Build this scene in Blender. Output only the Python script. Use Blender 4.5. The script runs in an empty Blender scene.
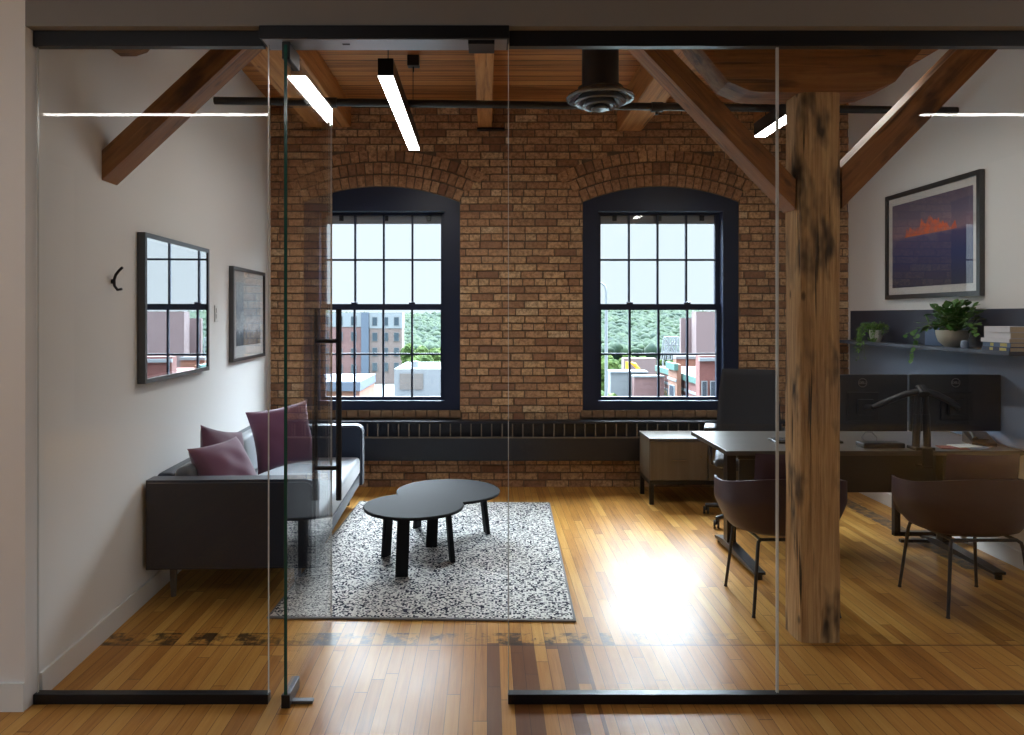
import bpy, bmesh, math, random
from mathutils import Vector, Matrix
random.seed(7)
C = bpy.context.scene.collection
S = bpy.context.scene
R = math.radians
# ------------------------------------------------------------ camera
F = 750.0
cam = bpy.data.objects.new('camera', bpy.data.cameras.new('camera')); C.objects.link(cam)
cam.location = (0, 0, 1.57); cam.rotation_euler = (R(90), 0, 0)
cam.data.sensor_width = 36; cam.data.lens = F/1024*36
cam.data.shift_x = (512-487)/1024; cam.data.shift_y = -(367.5-316)/1024
cam.data.clip_start = .05; cam.data.clip_end = 2000
S.camera = cam
# ------------------------------------------------------------ exposure, render settings
S.view_settings.view_transform = 'Standard'; S.view_settings.look = 'None'
S.view_settings.gamma = 1; S.view_settings.use_curve_mapping = False
S.view_settings.exposure = 0.85
cy = S.cycles
cy.use_denoising = True; cy.max_bounces = 10; cy.diffuse_bounces = 5; cy.glossy_bounces = 5
cy.transparent_max_bounces = 24; cy.transmission_bounces = 4; cy.sample_clamp_indirect = 4
cy.caustics_reflective = False; cy.caustics_refractive = False; cy.blur_glossy = .1
# ------------------------------------------------------------ world: pale overcast sky, brighter above the horizon
W = bpy.data.worlds.new('sky'); S.world = W; W.use_nodes = True
wn = W.node_tree; wn.nodes.clear()
wo = wn.nodes.new('ShaderNodeOutputWorld'); wb = wn.nodes.new('ShaderNodeBackground')
wt = wn.nodes.new('ShaderNodeTexCoord'); ws = wn.nodes.new('ShaderNodeSeparateXYZ')
wr = wn.nodes.new('ShaderNodeMapRange'); wr.interpolation_type = 'SMOOTHSTEP'
wr.inputs[1].default_value = .13; wr.inputs[2].default_value = .62
wr.inputs[3].default_value = 0.0; wr.inputs[4].default_value = 1.0
# the clouds are brightest where the sun stands behind them, beyond the windows
wd = wn.nodes.new('ShaderNodeVectorMath'); wd.operation = 'DOT_PRODUCT'; wd.inputs[1].default_value = Vector((.10, .76, .58)).normalized()
wn.links.new(wt.outputs['Generated'], wd.inputs[0])
def wm(op, a, b):
    nd = wn.nodes.new('ShaderNodeMath'); nd.operation = op
    for i, v in enumerate((a, b)):
        if isinstance(v, (int, float)): nd.inputs[i].default_value = v
        else: wn.links.new(v, nd.inputs[i])
    return nd.outputs[0]
lobe = wm('MULTIPLY', wm('POWER', wm('MAXIMUM', wd.outputs['Value'], 0.0), 1.6), 31.0)
wn.links.new(wt.outputs['Generated'], ws.inputs[0]); wn.links.new(ws.outputs[2], wr.inputs[0])
wb.inputs[0].default_value = (.78, .90, 1.0, 1)
wn.links.new(wm('ADD', .66, wm('MULTIPLY', wr.outputs[0], wm('ADD', 5.0, lobe))), wb.inputs[1]); wn.links.new(wb.outputs[0], wo.inputs[0])

# ------------------------------------------------------------ material helpers
class NT:
    def __init__(s, name):
        s.m = bpy.data.materials.new(name); s.m.use_nodes = True; s.t = s.m.node_tree
        s.t.nodes.clear(); s.out = s.t.nodes.new('ShaderNodeOutputMaterial')
    def set(s, sock, v):
        if isinstance(v, bpy.types.NodeSocket): s.t.links.new(v, sock)
        elif isinstance(v, bpy.types.Node): s.t.links.new(v.outputs[0], sock)
        else: sock.default_value = v
    def n(s, ty, ins={}, **props):
        nd = s.t.nodes.new('ShaderNode'+ty)
        for k, v in props.items(): setattr(nd, k, v)
        for k, v in ins.items(): s.set(nd.inputs[k], v)
        return nd
    def math(s, op, a, b=0.0, c=None):
        nd = s.n('Math', {0: a, 1: b}, operation=op)
        if c is not None: s.set(nd.inputs[2], c)
        return nd.outputs[0]
    def ramp(s, f, stops, interp='LINEAR'):
        nd = s.n('ValToRGB', {0: f}); cr = nd.color_ramp; cr.interpolation = interp
        while len(cr.elements) < len(stops): cr.elements.new(.5)
        for e, (p, c) in zip(cr.elements, stops):
            e.position = p; e.color = (*c, 1) if len(c) == 3 else c
        return nd.outputs[0]
    def mix(s, f, a, b, mode='MIX'):
        nd = s.t.nodes.new('ShaderNodeMix'); nd.data_type = 'RGBA'; nd.blend_type = mode
        s.set(nd.inputs[0], f)
        for i, v in ((6, a), (7, b)):
            s.set(nd.inputs[i], (*v, 1) if isinstance(v, tuple) and len(v) == 3 else v)
        return nd.outputs[2]
    def noise(s, vec, scale, detail=3, rough=.55, dist=0):
        return s.n('TexNoise', {'Vector': vec, 'Scale': scale, 'Detail': detail, 'Roughness': rough, 'Distortion': dist}).outputs[0]
    def coords(s, kind='Object', scale=(1, 1, 1)):
        tc = s.n('TexCoord')
        return s.n('Mapping', {0: tc.outputs[kind], 3: scale}).outputs[0]
    def bump(s, h, strength=.3, dist=.01):
        return s.n('Bump', {'Strength': strength, 'Distance': dist, 'Height': h}).outputs[0]
    def pbr(s, col, rough=.5, metal=0, normal=None, spec=.5, **extra):
        b = s.n('BsdfPrincipled')
        s.set(b.inputs['Base Color'], (*col, 1) if isinstance(col, tuple) and len(col) == 3 else col)
        s.set(b.inputs['Roughness'], rough); s.set(b.inputs['Metallic'], metal)
        s.set(b.inputs['Specular IOR Level'], spec)
        if normal is not None: s.set(b.inputs['Normal'], normal)
        for k, v in extra.items(): s.set(b.inputs[k.replace('_', ' ')], v)
        s.t.links.new(b.outputs[0], s.out.inputs[0]); return s.m

M = {}
def plain(name, col, rough=.5, metal=0, var=.12, nscale=6, bump=0, bscale=60, **k):
    n = NT(name); v = n.coords('Object')
    f = n.noise(v, nscale, 2)
    c = n.mix(f, tuple(x*(1-var) for x in col), tuple(min(1, x*(1+var)) for x in col))
    nm = n.bump(n.noise(v, bscale, 2), bump, .004) if bump else None
    M[name] = n.pbr(c, rough, metal, nm, **k); return M[name]

def wood(name, stops, axis='x', fine=26, along=1.2, rough=.6, bump=.5, crack=0.0, patch=None, spec=.35):
    n = NT(name)
    def sc(a, b): return {'x': (b, a, a), 'y': (a, b, a), 'z': (a, a, b)}[axis]
    g = n.noise(n.coords('Object', sc(fine, along)), 1, 5, .6, .6)
    g2 = n.noise(n.coords('Object', sc(fine*4, along*3)), 1, 3, .6)
    big = n.noise(n.coords('Object', sc(4, 1.0)), 1, 2)
    f = n.math('ADD', n.math('MULTIPLY', g, .65), n.math('ADD', n.math('MULTIPLY', g2, .2), n.math('MULTIPLY', big, .25)))
    col = n.ramp(f, stops); h = g
    if patch:
        pm = n.ramp(n.noise(n.coords('Object', sc(7, 2.6)), 1, 3, .6), [(.53, (0, 0, 0)), (.68, (1, 1, 1))])
        col = n.mix(pm, col, patch)
    if crack:
        cr = n.noise(n.coords('Object', sc(38, 1.3)), 1, 2, .5, .3)
        cm = n.ramp(cr, [(.30, (1, 1, 1)), (.36, (0, 0, 0))])
        col = n.mix(n.math('MULTIPLY', cm, crack), col, (.02, .012, .008))
        kn = n.n('TexVoronoi', {'Vector': n.coords('Object', sc(9, 4)), 'Scale': 1.0}).outputs['Distance']
        km = n.ramp(kn, [(.07, (1, 1, 1)), (.13, (0, 0, 0))])
        col = n.mix(n.math('MULTIPLY', km, crack*.8), col, (.03, .016, .01))
        h = n.math('SUBTRACT', g, n.math('MULTIPLY', cm, .8))
    M[name] = n.pbr(col, rough, 0, n.bump(h, bump, .012), spec); return M[name]

wood('beam_wood_x', [(.30, (.10, .038, .013)), (.55, (.28, .115, .035)), (.78, (.46, .22, .075))], 'x', crack=.6, patch=(.09, .035, .013))
wood('joist_wood_y', [(.30, (.17, .065, .02)), (.55, (.48, .21, .065)), (.78, (.64, .34, .12))], 'y', crack=.5)
wood('post_wood', [(.30, (.12, .065, .03)), (.50, (.44, .255, .115)), (.72, (.72, .49, .25))], 'z', fine=60, along=2.2, crack=.95, patch=(.075, .05, .033), bump=.9, rough=.7)
wood('laminate', [(.3, (.055, .048, .042)), (.55, (.085, .074, .064)), (.8, (.12, .105, .09))], 'x', fine=20, along=.7, rough=.28, bump=.03)
wood('laminate_front', [(.3, (.10, .075, .05)), (.55, (.14, .105, .07)), (.8, (.18, .14, .10))], 'z', fine=24, along=1.0, rough=.4, bump=.03)
wood('rough_edge_brick_sill', [(.3, (.10, .055, .03)), (.55, (.22, .13, .07)), (.8, (.33, .21, .12))], 'x', fine=12, along=9, rough=.85, bump=.6)

def ceiling_mat():
    n = NT('ceiling_planks')
    sp = n.n('SeparateXYZ', {0: n.n('NewGeometry').outputs['Position']})
    x, y = sp.outputs[0], sp.outputs[1]
    yb = n.math('DIVIDE', y, .125); idx = n.math('FLOOR', yb); fr = n.math('FRACT', yb)
    r = n.n('TexWhiteNoise', {1: idx}, noise_dimensions='1D').outputs[0]
    v = n.n('CombineXYZ', {0: n.math('MULTIPLY', x, 1.2), 1: n.math('MULTIPLY', y, 40), 2: n.math('MULTIPLY', r, 37)})
    g = n.noise(v.outputs[0], 1, 5, .6, .5)
    f = n.math('ADD', n.math('MULTIPLY', g, .7), n.math('MULTIPLY', r, .3))
    col = n.ramp(f, [(.28, (.17, .06, .018)), (.5, (.48, .19, .055)), (.75, (.66, .33, .11))])
    seam = n.math('MAXIMUM', n.math('LESS_THAN', fr, .04), n.math('GREATER_THAN', fr, .97))
    col = n.mix(seam, col, (.02, .009, .004))
    M['ceiling_planks'] = n.pbr(col, .6, 0, n.bump(n.math('SUBTRACT', g, seam), .4, .01), .3)
ceiling_mat()

def floor_mat():
    n = NT('maple_boards')
    sp = n.n('SeparateXYZ', {0: n.n('NewGeometry').outputs['Position']})
    x, y = sp.outputs[0], sp.outputs[1]
    xb = n.math('DIVIDE', x, .0555); bi = n.math('FLOOR', xb); fx = n.math('FRACT', xb)
    r1 = n.n('TexWhiteNoise', {1: bi}, noise_dimensions='1D').outputs[0]
    yb = n.math('ADD', n.math('DIVIDE', y, 1.15), n.math('MULTIPLY', r1, 9)); pi_ = n.math('FLOOR', yb); fy = n.math('FRACT', yb)
    r2 = n.n('TexWhiteNoise', {0: n.n('CombineXYZ', {0: bi, 1: pi_}).outputs[0]}, noise_dimensions='2D').outputs[0]
    v = n.n('CombineXYZ', {0: n.math('MULTIPLY', x, 55), 1: n.math('MULTIPLY', y, 2.4), 2: n.math('MULTIPLY', r2, 53)}).outputs[0]
    g = n.noise(v, 1, 5, .62, .8)
    wear = n.noise(n.n('NewGeometry').outputs['Position'], 1.6, 4, .6)
    f = n.math('ADD', n.math('ADD', n.math('MULTIPLY', g, .45), n.math('MULTIPLY', r2, .26)), n.math('MULTIPLY', wear, .3))
    col = n.ramp(f, [(.26, (.22, .085, .018)), (.45, (.46, .21, .045)), (.62, (.60, .32, .08)), (.82, (.70, .44, .15))])
    # reddish older boards on this side of the former wall line
    old = n.math('LESS_THAN', y, 3.60)
    mid = n.math('MULTIPLY', n.math('GREATER_THAN', x, -.06), n.math('LESS_THAN', x, .46))
    dk = n.math('GREATER_THAN', n.math('ADD', n.math('MULTIPLY', r1, .7), n.math('MULTIPLY', r2, .3)), .5)
    col = n.mix(n.math('MULTIPLY', old, .3), col, (.42, .16, .045))
    col = n.mix(n.math('MULTIPLY', n.math('MULTIPLY', n.math('MULTIPLY', old, mid), dk), .8), col, (.10, .028, .012))
    # dark patched strip where a wall once stood
    by = n.math('MULTIPLY', n.math('GREATER_THAN', y, 3.575), n.math('LESS_THAN', y, 3.715))
    r3 = n.n('TexWhiteNoise', {1: n.math('ADD', bi, 77.3)}, noise_dimensions='1D').outputs[0]
    nz = n.noise(n.n('NewGeometry').outputs['Position'], 14, 4, .7)
    bm = n.ramp(n.math('ADD', n.math('MULTIPLY', r3, .22), n.math('MULTIPLY', nz, .9)), [(.50, (0, 0, 0)), (.66, (1, 1, 1))])
    fade = n.n('MapRange', {0: x, 1: 1.3, 2: .45, 3: .15, 4: .9}).outputs[0]
    col = n.mix(n.math('MULTIPLY', n.math('MULTIPLY', by, bm), fade), col, (.022, .016, .014))
    bl = n.math('MULTIPLY', n.math('GREATER_THAN', y, 3.57), n.math('LESS_THAN', y, 3.583))
    col = n.mix(n.math('MULTIPLY', bl, .55), col, (.04, .02, .012))
    # grey scar running towards the windows on the right
    sx = n.math('ADD', x, n.math('MULTIPLY', nz, .06))
    sc = n.math('MULTIPLY', n.math('MULTIPLY', n.math('GREATER_THAN', sx, 3.0), n.math('LESS_THAN', sx, 3.13)),
                n.math('MULTIPLY', n.math('GREATER_THAN', y, 4.65), n.math('LESS_THAN', y, 6.75)))
    scn = n.ramp(nz, [(.35, (.3, .3, .3)), (.55, (1, 1, 1))])
    col = n.mix(n.math('MULTIPLY', sc, scn), col, (.10, .075, .055))
    # small dark gouges
    vz = n.n('TexVoronoi', {'Vector': n.n('CombineXYZ', {0: n.math('MULTIPLY', x, 3.2), 1: n.math('MULTIPLY', y, 1.6)}).outputs[0], 'Scale': 1.0}).outputs['Distance']
    col = n.mix(n.math('MULTIPLY', n.math('LESS_THAN', vz, .035), .8), col, (.05, .02, .01))
    seam = n.math('MAXIMUM', n.math('LESS_THAN', fx, .045), n.math('LESS_THAN', fy, .004))
    col = n.mix(n.math('MULTIPLY', seam, .75), col, (.05, .018, .006))
    h = n.math('SUBTRACT', n.math('ADD', n.math('MULTIPLY', g, .12), n.math('MULTIPLY', r2, .25)), n.math('MULTIPLY', seam, .8))
    rg = n.n('MapRange', {0: wear, 1: .3, 2: .7, 3: .28, 4: .40}).outputs[0]
    M['floor'] = n.pbr(col, rg, 0, n.bump(h, .4, .004), .13)
floor_mat()

def brick_mat():
    n = NT('brick')
    a = n.n('Attribute', attribute_name='tone').outputs['Fac']
    p = n.n('NewGeometry').outputs['Position']
    nz = n.noise(p, 38, 4, .65); nb = n.noise(p, 5, 3, .6)
    f = n.math('ADD', n.math('MULTIPLY', a, .72), n.math('MULTIPLY', nb, .28))
    col = n.ramp(f, [(.10, (.25, .13, .085)), (.28, (.42, .23, .13)), (.5, (.57, .34, .19)), (.72, (.68, .45, .25)), (.92, (.76, .57, .36))])
    col = n.mix(n.ramp(nz, [(.35, (.75, .75, .75)), (.6, (0, 0, 0))]), col, (.20, .11, .06))
    M['brick'] = n.pbr(col, .88, 0, n.bump(nz, .55, .006), .25)
brick_mat()
plain('mortar', (.16, .115, .08), .95, var=.35, nscale=25, bump=.5)

def glass(name, tint=(.93, .97, .95), base=.045, rough=0.0):
    n = NT(name)
    lw = n.n('LayerWeight', {0: .5}).outputs['Facing']     # 0 when seen square on
    f = n.math('ADD', n.math('MULTIPLY', n.math('POWER', lw, 5.0), 1-base), base)
    tr = n.n('BsdfTransparent', {0: (*tint, 1)}); gl = n.n('BsdfGlossy', {0: (1, 1, 1, 1), 'Roughness': rough})
    mx = n.n('MixShader', {0: f, 1: tr, 2: gl})
    n.t.links.new(mx.outputs[0], n.out.inputs[0]); M[name] = n.m
glass('clear_glass', (.99, .995, .992), .016)
glass('window_pane', (.98, .99, .99), .018)
plain('glass_edge_green', (.015, .075, .06), .15, var=.05)
plain('glass_edge_pale', (.62, .62, .60), .25, var=.05)

def emis(name, col, st):
    n = NT(name); e = n.n('Emission', {0: (*col, 1), 1: st}); n.t.links.new(e.outputs[0], n.out.inputs[0]); M[name] = n.m
emis('led', (1, .975, .93), 19)
emis('led_corridor', (1, .985, .965), 30)

plain('wall_paint', (.80, .79, .78), .7, var=.02, bump=.05, bscale=90)
plain('corridor_paint', (.78, .76, .75), .7, var=.02, bump=.05, bscale=90)
plain('office_darkened', (.10, .10, .10), .8, var=.02)  # unseen rear wall and ceiling, darkened to weaken reflections in the glass
plain('bulkhead_shaded', (.22, .205, .20), .7, var=.02)  # shade on the bulkhead put into a darker colour
plain('skirting_paint', (.76, .755, .74), .5, var=.02)
plain('black_metal', (.010, .010, .013), .35, var=.1, metal=.3)
plain('black_matt', (.012, .012, .015), .55, var=.1)
plain('anodised', (.35, .36, .38), .35, metal=.8, var=.05)
plain('chrome', (.55, .56, .58), .2, metal=1, var=.03)
plain('navy_frame', (.010, .017, .045), .42, var=.1, spec=.4)
plain('radiator_black', (.009, .011, .019), .42, var=.1)
plain('radiator_bar', (.16, .13, .10), .5, var=.1)
plain('pipe_black', (.016, .016, .018), .4, var=.2)
plain('duct_black', (.012, .012, .015), .45, var=.1)
plain('diffuser_grey', (.16, .17, .19), .25, metal=.4, var=.05)
plain('shade_grey', (.30, .31, .34), .6, var=.05)
plain('sofa_leather', (.014, .024, .046), .5, var=.05, spec=.35, Sheen_Weight=.15)
plain('sofa_seat_lit', (.085, .10, .125), .55, var=.08, bump=.12, bscale=160, Sheen_Weight=.5)  # window light and sheen on seat and cushions put into a paler colour
plain('steel_grey', (.12, .12, .13), .4, metal=.5)
plain('leg_dark', (.03, .03, .034), .4, metal=.4)
plain('pillow_plum', (.16, .055, .115), .85, var=.1, bump=.25, bscale=220, Sheen_Weight=.5)
plain('pillow_plum_dark', (.12, .04, .085), .85, var=.1, bump=.25, bscale=220, Sheen_Weight=.4)
plain('table_black', (.013, .013, .015), .72, var=.1, spec=.12)
plain('tub_plum', (.034, .013, .028), .5, var=.05)
plain('tub_cushion', (.038, .011, .03), .75, var=.05)
plain('mesh_black', (.020, .022, .03), .7, var=.1, bump=.3, bscale=400)
plain('plastic_black', (.014, .014, .018), .4, var=.1)
plain('plastic_dark', (.022, .024, .032), .38, var=.05)
plain('logo_silver', (.45, .45, .46), .35, metal=.6, var=.03)
plain('felt_blue', (.24, .30, .41), .9, var=.06, nscale=40, bump=.3, bscale=300)
plain('shelf_navy', (.035, .042, .07), .5, var=.06)
plain('pot_white', (.68, .66, .62), .45, var=.04)
plain('pot_cream', (.52, .49, .40), .5, var=.05)
plain('soil', (.03, .02, .012), .95, var=.3)
plain('leaf_green', (.06, .16, .03), .45, var=.45, nscale=30)
plain('leaf_bright', (.12, .26, .04), .5, var=.4, nscale=40)
plain('stem_green', (.10, .17, .04), .6)
plain('paper_cream', (.62, .54, .40), .8, var=.06)
plain('book_white', (.62, .62, .66), .6, var=.04)
plain('book_navy', (.03, .045, .10), .5, var=.1)
plain('book_yellow', (.55, .45, .12), .55, var=.1)
plain('book_blue', (.10, .16, .28), .5, var=.1)
plain('frame_black', (.022, .022, .026), .3, var=.1, spec=.9)
plain('mat_board', (.74, .72, .70), .8, var=.02)
plain('switch_white', (.72, .72, .72), .4, var=.02)
plain('ink_red', (.22, .05, .045), .6)
plain('cable_grey', (.2, .2, .22), .5)

def rug_mat():
    n = NT('rug_weave')
    v = n.coords('Object', (1, 1, 1)); sp = n.n('SeparateXYZ', {0: v})
    vor = n.n('TexVoronoi', {'Vector': v, 'Scale': 104.0, 'Randomness': .55})
    d = vor.outputs['Distance']; r = n.n('SeparateXYZ', {0: vor.outputs['Color']}).outputs[0]
    cl = n.math('ADD', n.math('MULTIPLY', r, .75), n.math('MULTIPLY', n.noise(v, 7, 3), .35))
    blk = n.ramp(cl, [(.60, (0, 0, 0)), (.66, (1, 1, 1))])
    col = n.mix(blk, (.80, .78, .74), (.022, .025, .045))
    col = n.mix(n.ramp(d, [(.5, (0, 0, 0)), (.9, (.6, .6, .6))]), col, (.14, .135, .14))
    M['rug_weave'] = n.pbr(col, .95, 0, n.bump(n.math('SUBTRACT', 1.0, d), .8, .008), .15)
rug_mat()
plain('rug_edge', (.22, .21, .21), .9, var=.2, bump=.4)

def art_mat(name, kind):
    n = NT(name); v = n.coords('Generated'); sp = n.n('SeparateXYZ', {0: v})
    u, z = sp.outputs[1], sp.outputs[2]
    nz = n.noise(v, 5, 5, .65)
    if kind == 'peak':
        base = n.ramp(n.math('ADD', z, n.math('MULTIPLY', n.math('SUBTRACT', nz, .5), .12)),
                      [(0, (.05, .05, .09)), (.35, (.04, .05, .17)), (.56, (.09, .08, .20)), (.62, (.30, .19, .24)), (.8, (.17, .14, .22)), (1, (.12, .10, .16))])
        hgt = n.math('ADD', n.math('MULTIPLY', n.noise(n.n('CombineXYZ', {0: n.math('MULTIPLY', u, 7)}).outputs[0], 1, 4, .7), .62), .43)
        du = n.math('ABSOLUTE', n.math('SUBTRACT', u, .50)); hgt = n.math('SUBTRACT', hgt, n.math('MULTIPLY', n.math('MULTIPLY', du, du), 1.5))
        m = n.math('MULTIPLY', n.math('LESS_THAN', z, hgt), n.math('GREATER_THAN', z, .59))
        m2 = n.ramp(n.noise(v, 16, 3), [(.3, (.35, .35, .35)), (.6, (1, 1, 1))])
        col = n.mix(n.math('MULTIPLY', m, m2), base, (.85, .16, .06))
    elif kind == 'mist':
        w = n.math('ADD', n.math('MULTIPLY', z, .8), n.math('MULTIPLY', nz, .5))
        col = n.ramp(w, [(.2, (.06, .07, .08)), (.40, (.20, .23, .26)), (.52, (.66, .70, .74)), (.7, (.35, .40, .45)), (.95, (.62, .68, .72))])
    else:
        col = n.ramp(n.math('ADD', n.math('MULTIPLY', z, .6), n.math('MULTIPLY', nz, .5)),
                     [(.2, (.04, .045, .06)), (.5, (.10, .11, .14)), (.9, (.28, .31, .36))])
    M[name] = n.pbr(col, .7)
art_mat('art_peak', 'peak'); art_mat('art_mist', 'mist'); art_mat('art_dusk', 'dusk')
glass('picture_glass', (1, 1, 1), .05)
glass('mirror_glass', (.9, .95, 1), .62)

# exterior materials
plain('ext_brick_pink', (0.128, 0.072, 0.072), .9, var=.25, nscale=2)
plain('ext_brick_taupe', (0.136, 0.106, 0.102), .9, var=.2, nscale=2)
plain('ext_brick_red', (0.128, 0.051, 0.047), .9, var=.2, nscale=2)
plain('ext_brick_orange', (0.162, 0.076, 0.051), .9, var=.2, nscale=2)
plain('ext_taupe', (0.128, 0.093, 0.098), .9, var=.03, nscale=.2)
plain('ext_white', (.15, .17, .19), .8, var=.05)
plain('ext_bright', (.14, .155, .17), .8, var=.05)
plain('ext_bluegrey', (.055, .075, .11), .7, var=.05)
plain('ext_grey', (0.111, 0.119, 0.128), .8, var=.08)
plain('ext_green', (.03, .085, .075), .7, var=.05)
plain('ext_glass', (.025, .04, .055), .2, var=.05)
plain('ext_ground', (.13, .15, .14), .9, var=.2, nscale=.05)
plain('ext_road', (.12, .17, .24), .9, var=.1, nscale=.1)
plain('ext_yellow', (.55, .30, .01), .6)
plain('ext_louver', (.10, .09, .085), .7)
def leafmass(name, a, b, sc):
    n = NT(name); p = n.n('NewGeometry').outputs['Position']
    f = n.noise(p, sc, 4, .7)
    M[name] = n.pbr(n.ramp(f, [(.35, a), (.65, b)]), .9, 0, None, .1)
leafmass('far_forest', (.007, .016, .013), (.020, .034, .017), .12)  # distance haze worked into the colour as a blue-green tint
leafmass('near_trees', (.011, .027, .009), (.050, .075, .019), .6)

# ------------------------------------------------------------ mesh helpers
class MB:
    def __init__(s): s.b = bmesh.new()
    def _fin(s, fs_before, bevel, seg): pass
    def box(s, x0, x1, y0, y1, z0, z1, bevel=0, seg=2):
        r = bmesh.ops.create_cube(s.b, size=1); vs = r['verts']
        for v in vs:
            v.co = Vector(((x0+x1)/2+v.co.x*(x1-x0), (y0+y1)/2+v.co.y*(y1-y0), (z0+z1)/2+v.co.z*(z1-z0)))
        if bevel:
            es = list({e for v in vs for e in v.link_edges})
            bmesh.ops.bevel(s.b, geom=es, offset=bevel, segments=seg, affect='EDGES', profile=.5)
        return s
    def prism(s, pts, axis, a, b):   # pts 2D outline, extruded along axis from a to b
        def mk(p, t):
            return {'x': (t, p[0], p[1]), 'y': (p[0], t, p[1]), 'z': (p[0], p[1], t)}[axis]
        v0 = [s.b.verts.new(mk(p, a)) for p in pts]; v1 = [s.b.verts.new(mk(p, b)) for p in pts]
        n = len(pts)
        s.b.faces.new(v0[::-1]); s.b.faces.new(v1)
        for i in range(n): s.b.faces.new((v0[i], v0[(i+1) % n], v1[(i+1) % n], v1[i]))
        return s
    def cyl(s, p0, p1, r0, r1=None, seg=20, cap=True):
        r1 = r0 if r1 is None else r1; p0 = Vector(p0); p1 = Vector(p1); d = (p1-p0).normalized()
        a = d.orthogonal().normalized(); c = d.cross(a)
        A = [s.b.verts.new(p0+(a*math.cos(t)+c*math.sin(t))*r0) for t in [2*math.pi*i/seg for i in range(seg)]]
        B = [s.b.verts.new(p1+(a*math.cos(t)+c*math.sin(t))*r1) for t in [2*math.pi*i/seg for i in range(seg)]]
        for i in range(seg): s.b.faces.new((A[i], A[(i+1) % seg], B[(i+1) % seg], B[i]))
        if cap: s.b.faces.new(A[::-1]); s.b.faces.new(B)
        return s
    def tube(s, pts, r, seg=10):
        pts = [Vector(p) for p in pts]; rings = []; ref = None
        for i, p in enumerate(pts):
            d = (pts[min(i+1, len(pts)-1)]-pts[max(i-1, 0)]).normalized()
            if ref is None: ref = d.orthogonal().normalized()
            a = (ref-d*ref.dot(d)).normalized(); ref = a; c = d.cross(a)
            rr = r[i] if isinstance(r, (list, tuple)) else r
            rings.append([s.b.verts.new(p+(a*math.cos(2*math.pi*k/seg)+c*math.sin(2*math.pi*k/seg))*rr) for k in range(seg)])
        for A, B in zip(rings, rings[1:]):
            for i in range(seg): s.b.faces.new((A[i], A[(i+1) % seg], B[(i+1) % seg], B[i]))
        s.b.faces.new(rings[0][::-1]); s.b.faces.new(rings[-1]); return s
    def lathe(s, prof, c=(0, 0, 0), seg=32):
        rings = []
        for r, z in prof:
            if r < 1e-6: rings.append([s.b.verts.new((c[0], c[1], c[2]+z))])
            else: rings.append([s.b.verts.new((c[0]+r*math.cos(2*math.pi*k/seg), c[1]+r*math.sin(2*math.pi*k/seg), c[2]+z)) for k in range(seg)])
        for A, B in zip(rings, rings[1:]):
            for i in range(seg):
                j = (i+1) % seg
                if len(A) == 1 and len(B) == 1: continue
                if len(A) == 1: s.b.faces.new((A[0], B[j], B[i]))
                elif len(B) == 1: s.b.faces.new((A[i], A[j], B[0]))
                else: s.b.faces.new((A[i], A[j], B[j], B[i]))
        return s
    def grid(s, fn, nu, nv, closed_u=False):
        g = [[s.b.verts.new(fn(i/(nu if closed_u else nu-1), j/(nv-1))) for j in range(nv)] for i in range(nu)]
        for i in range(nu if closed_u else nu-1):
            for j in range(nv-1):
                a = g[i][j]; b = g[(i+1) % nu][j]; c = g[(i+1) % nu][j+1]; d = g[i][j+1]
                s.b.faces.new((a, b, c, d))
        return s
    def xf(s, mat):
        bmesh.ops.transform(s.b, matrix=mat, verts=s.b.verts); return s
    def build(s, name, mat, parent=None, smooth=False, loc=None, rot=None, recalc=True):
        if recalc: bmesh.ops.recalc_face_normals(s.b, faces=s.b.faces)
        me = bpy.data.meshes.new(name); s.b.to_mesh(me); s.b.free()
        mats = mat if isinstance(mat, (list, tuple)) else [mat]
        for m in mats: me.materials.append(M[m] if isinstance(m, str) else m)
        if smooth:
            for p in me.polygons: p.use_smooth = True
            try: me.set_sharp_from_angle(angle=R(38))
            except Exception: pass
        o = bpy.data.objects.new(name, me); C.objects.link(o)
        if parent is not None: o.parent = parent
        if loc: o.location = loc
        if rot: o.rotation_euler = rot
        return o
def tag(o, label=None, cat=None, group=None, kind=None):
    if label: o['label'] = label
    if cat: o['category'] = cat
    if group: o['group'] = group
    if kind: o['kind'] = kind
    return o
def thing(name, label, cat, loc=(0, 0, 0), rotz=0, group=None, kind=None):
    o = bpy.data.objects.new(name, None); C.objects.link(o); o.empty_display_size = .1
    o.location = loc; o.rotation_euler = (0, 0, rotz); return tag(o, label, cat, group, kind)
def struct(name, mb, mat, parent=None, **k):
    o = mb.build(name, mat, parent, **k)
    if parent is None: o['kind'] = 'structure'
    return o
def kids(o): return [c for c in bpy.data.objects if c.parent is o]
def dup(o, parent=None):
    ch = kids(o); c = o.copy(); C.objects.link(c); c.parent = parent
    for k in ch: dup(k, c)
    return c

# ------------------------------------------------------------ the shell of the room
YB, YG = 6.886, 3.05           # face of the brick wall, plane of the glass
XL = lambda y: -1.84-.039*(y-3.117)   # left wall, slightly splayed
XR, ZC = 3.32, 3.53
struct('floor', MB().box(-6, 7, -5, 7.3, -.2, 0), 'floor')
struct('ceiling', MB().box(-2.6, 3.8, 3.05, 7.3, ZC, ZC+.15), 'ceiling_planks')
struct('wall_left', MB().prism([(-1.838, 2.99), (XL(7.3), 7.3), (XL(7.3)-.2, 7.3), (-2.05, 2.99)], 'z', 0, ZC), 'wall_paint')
struct('wall_right', MB().box(XR, XR+.2, 2.99, 7.3, 0, ZC), 'wall_paint')
struct('baseboard_left', MB().prism([(XL(3.08), 3.08), (XL(YB)+.0, YB), (XL(YB)+.013, YB), (XL(3.08)+.013, 3.08)], 'z', 0, .105), 'skirting_paint')
struct('baseboard_right', MB().box(XR-.013, XR, 3.09, 6.75, 0, .105), 'skirting_paint')
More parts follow.
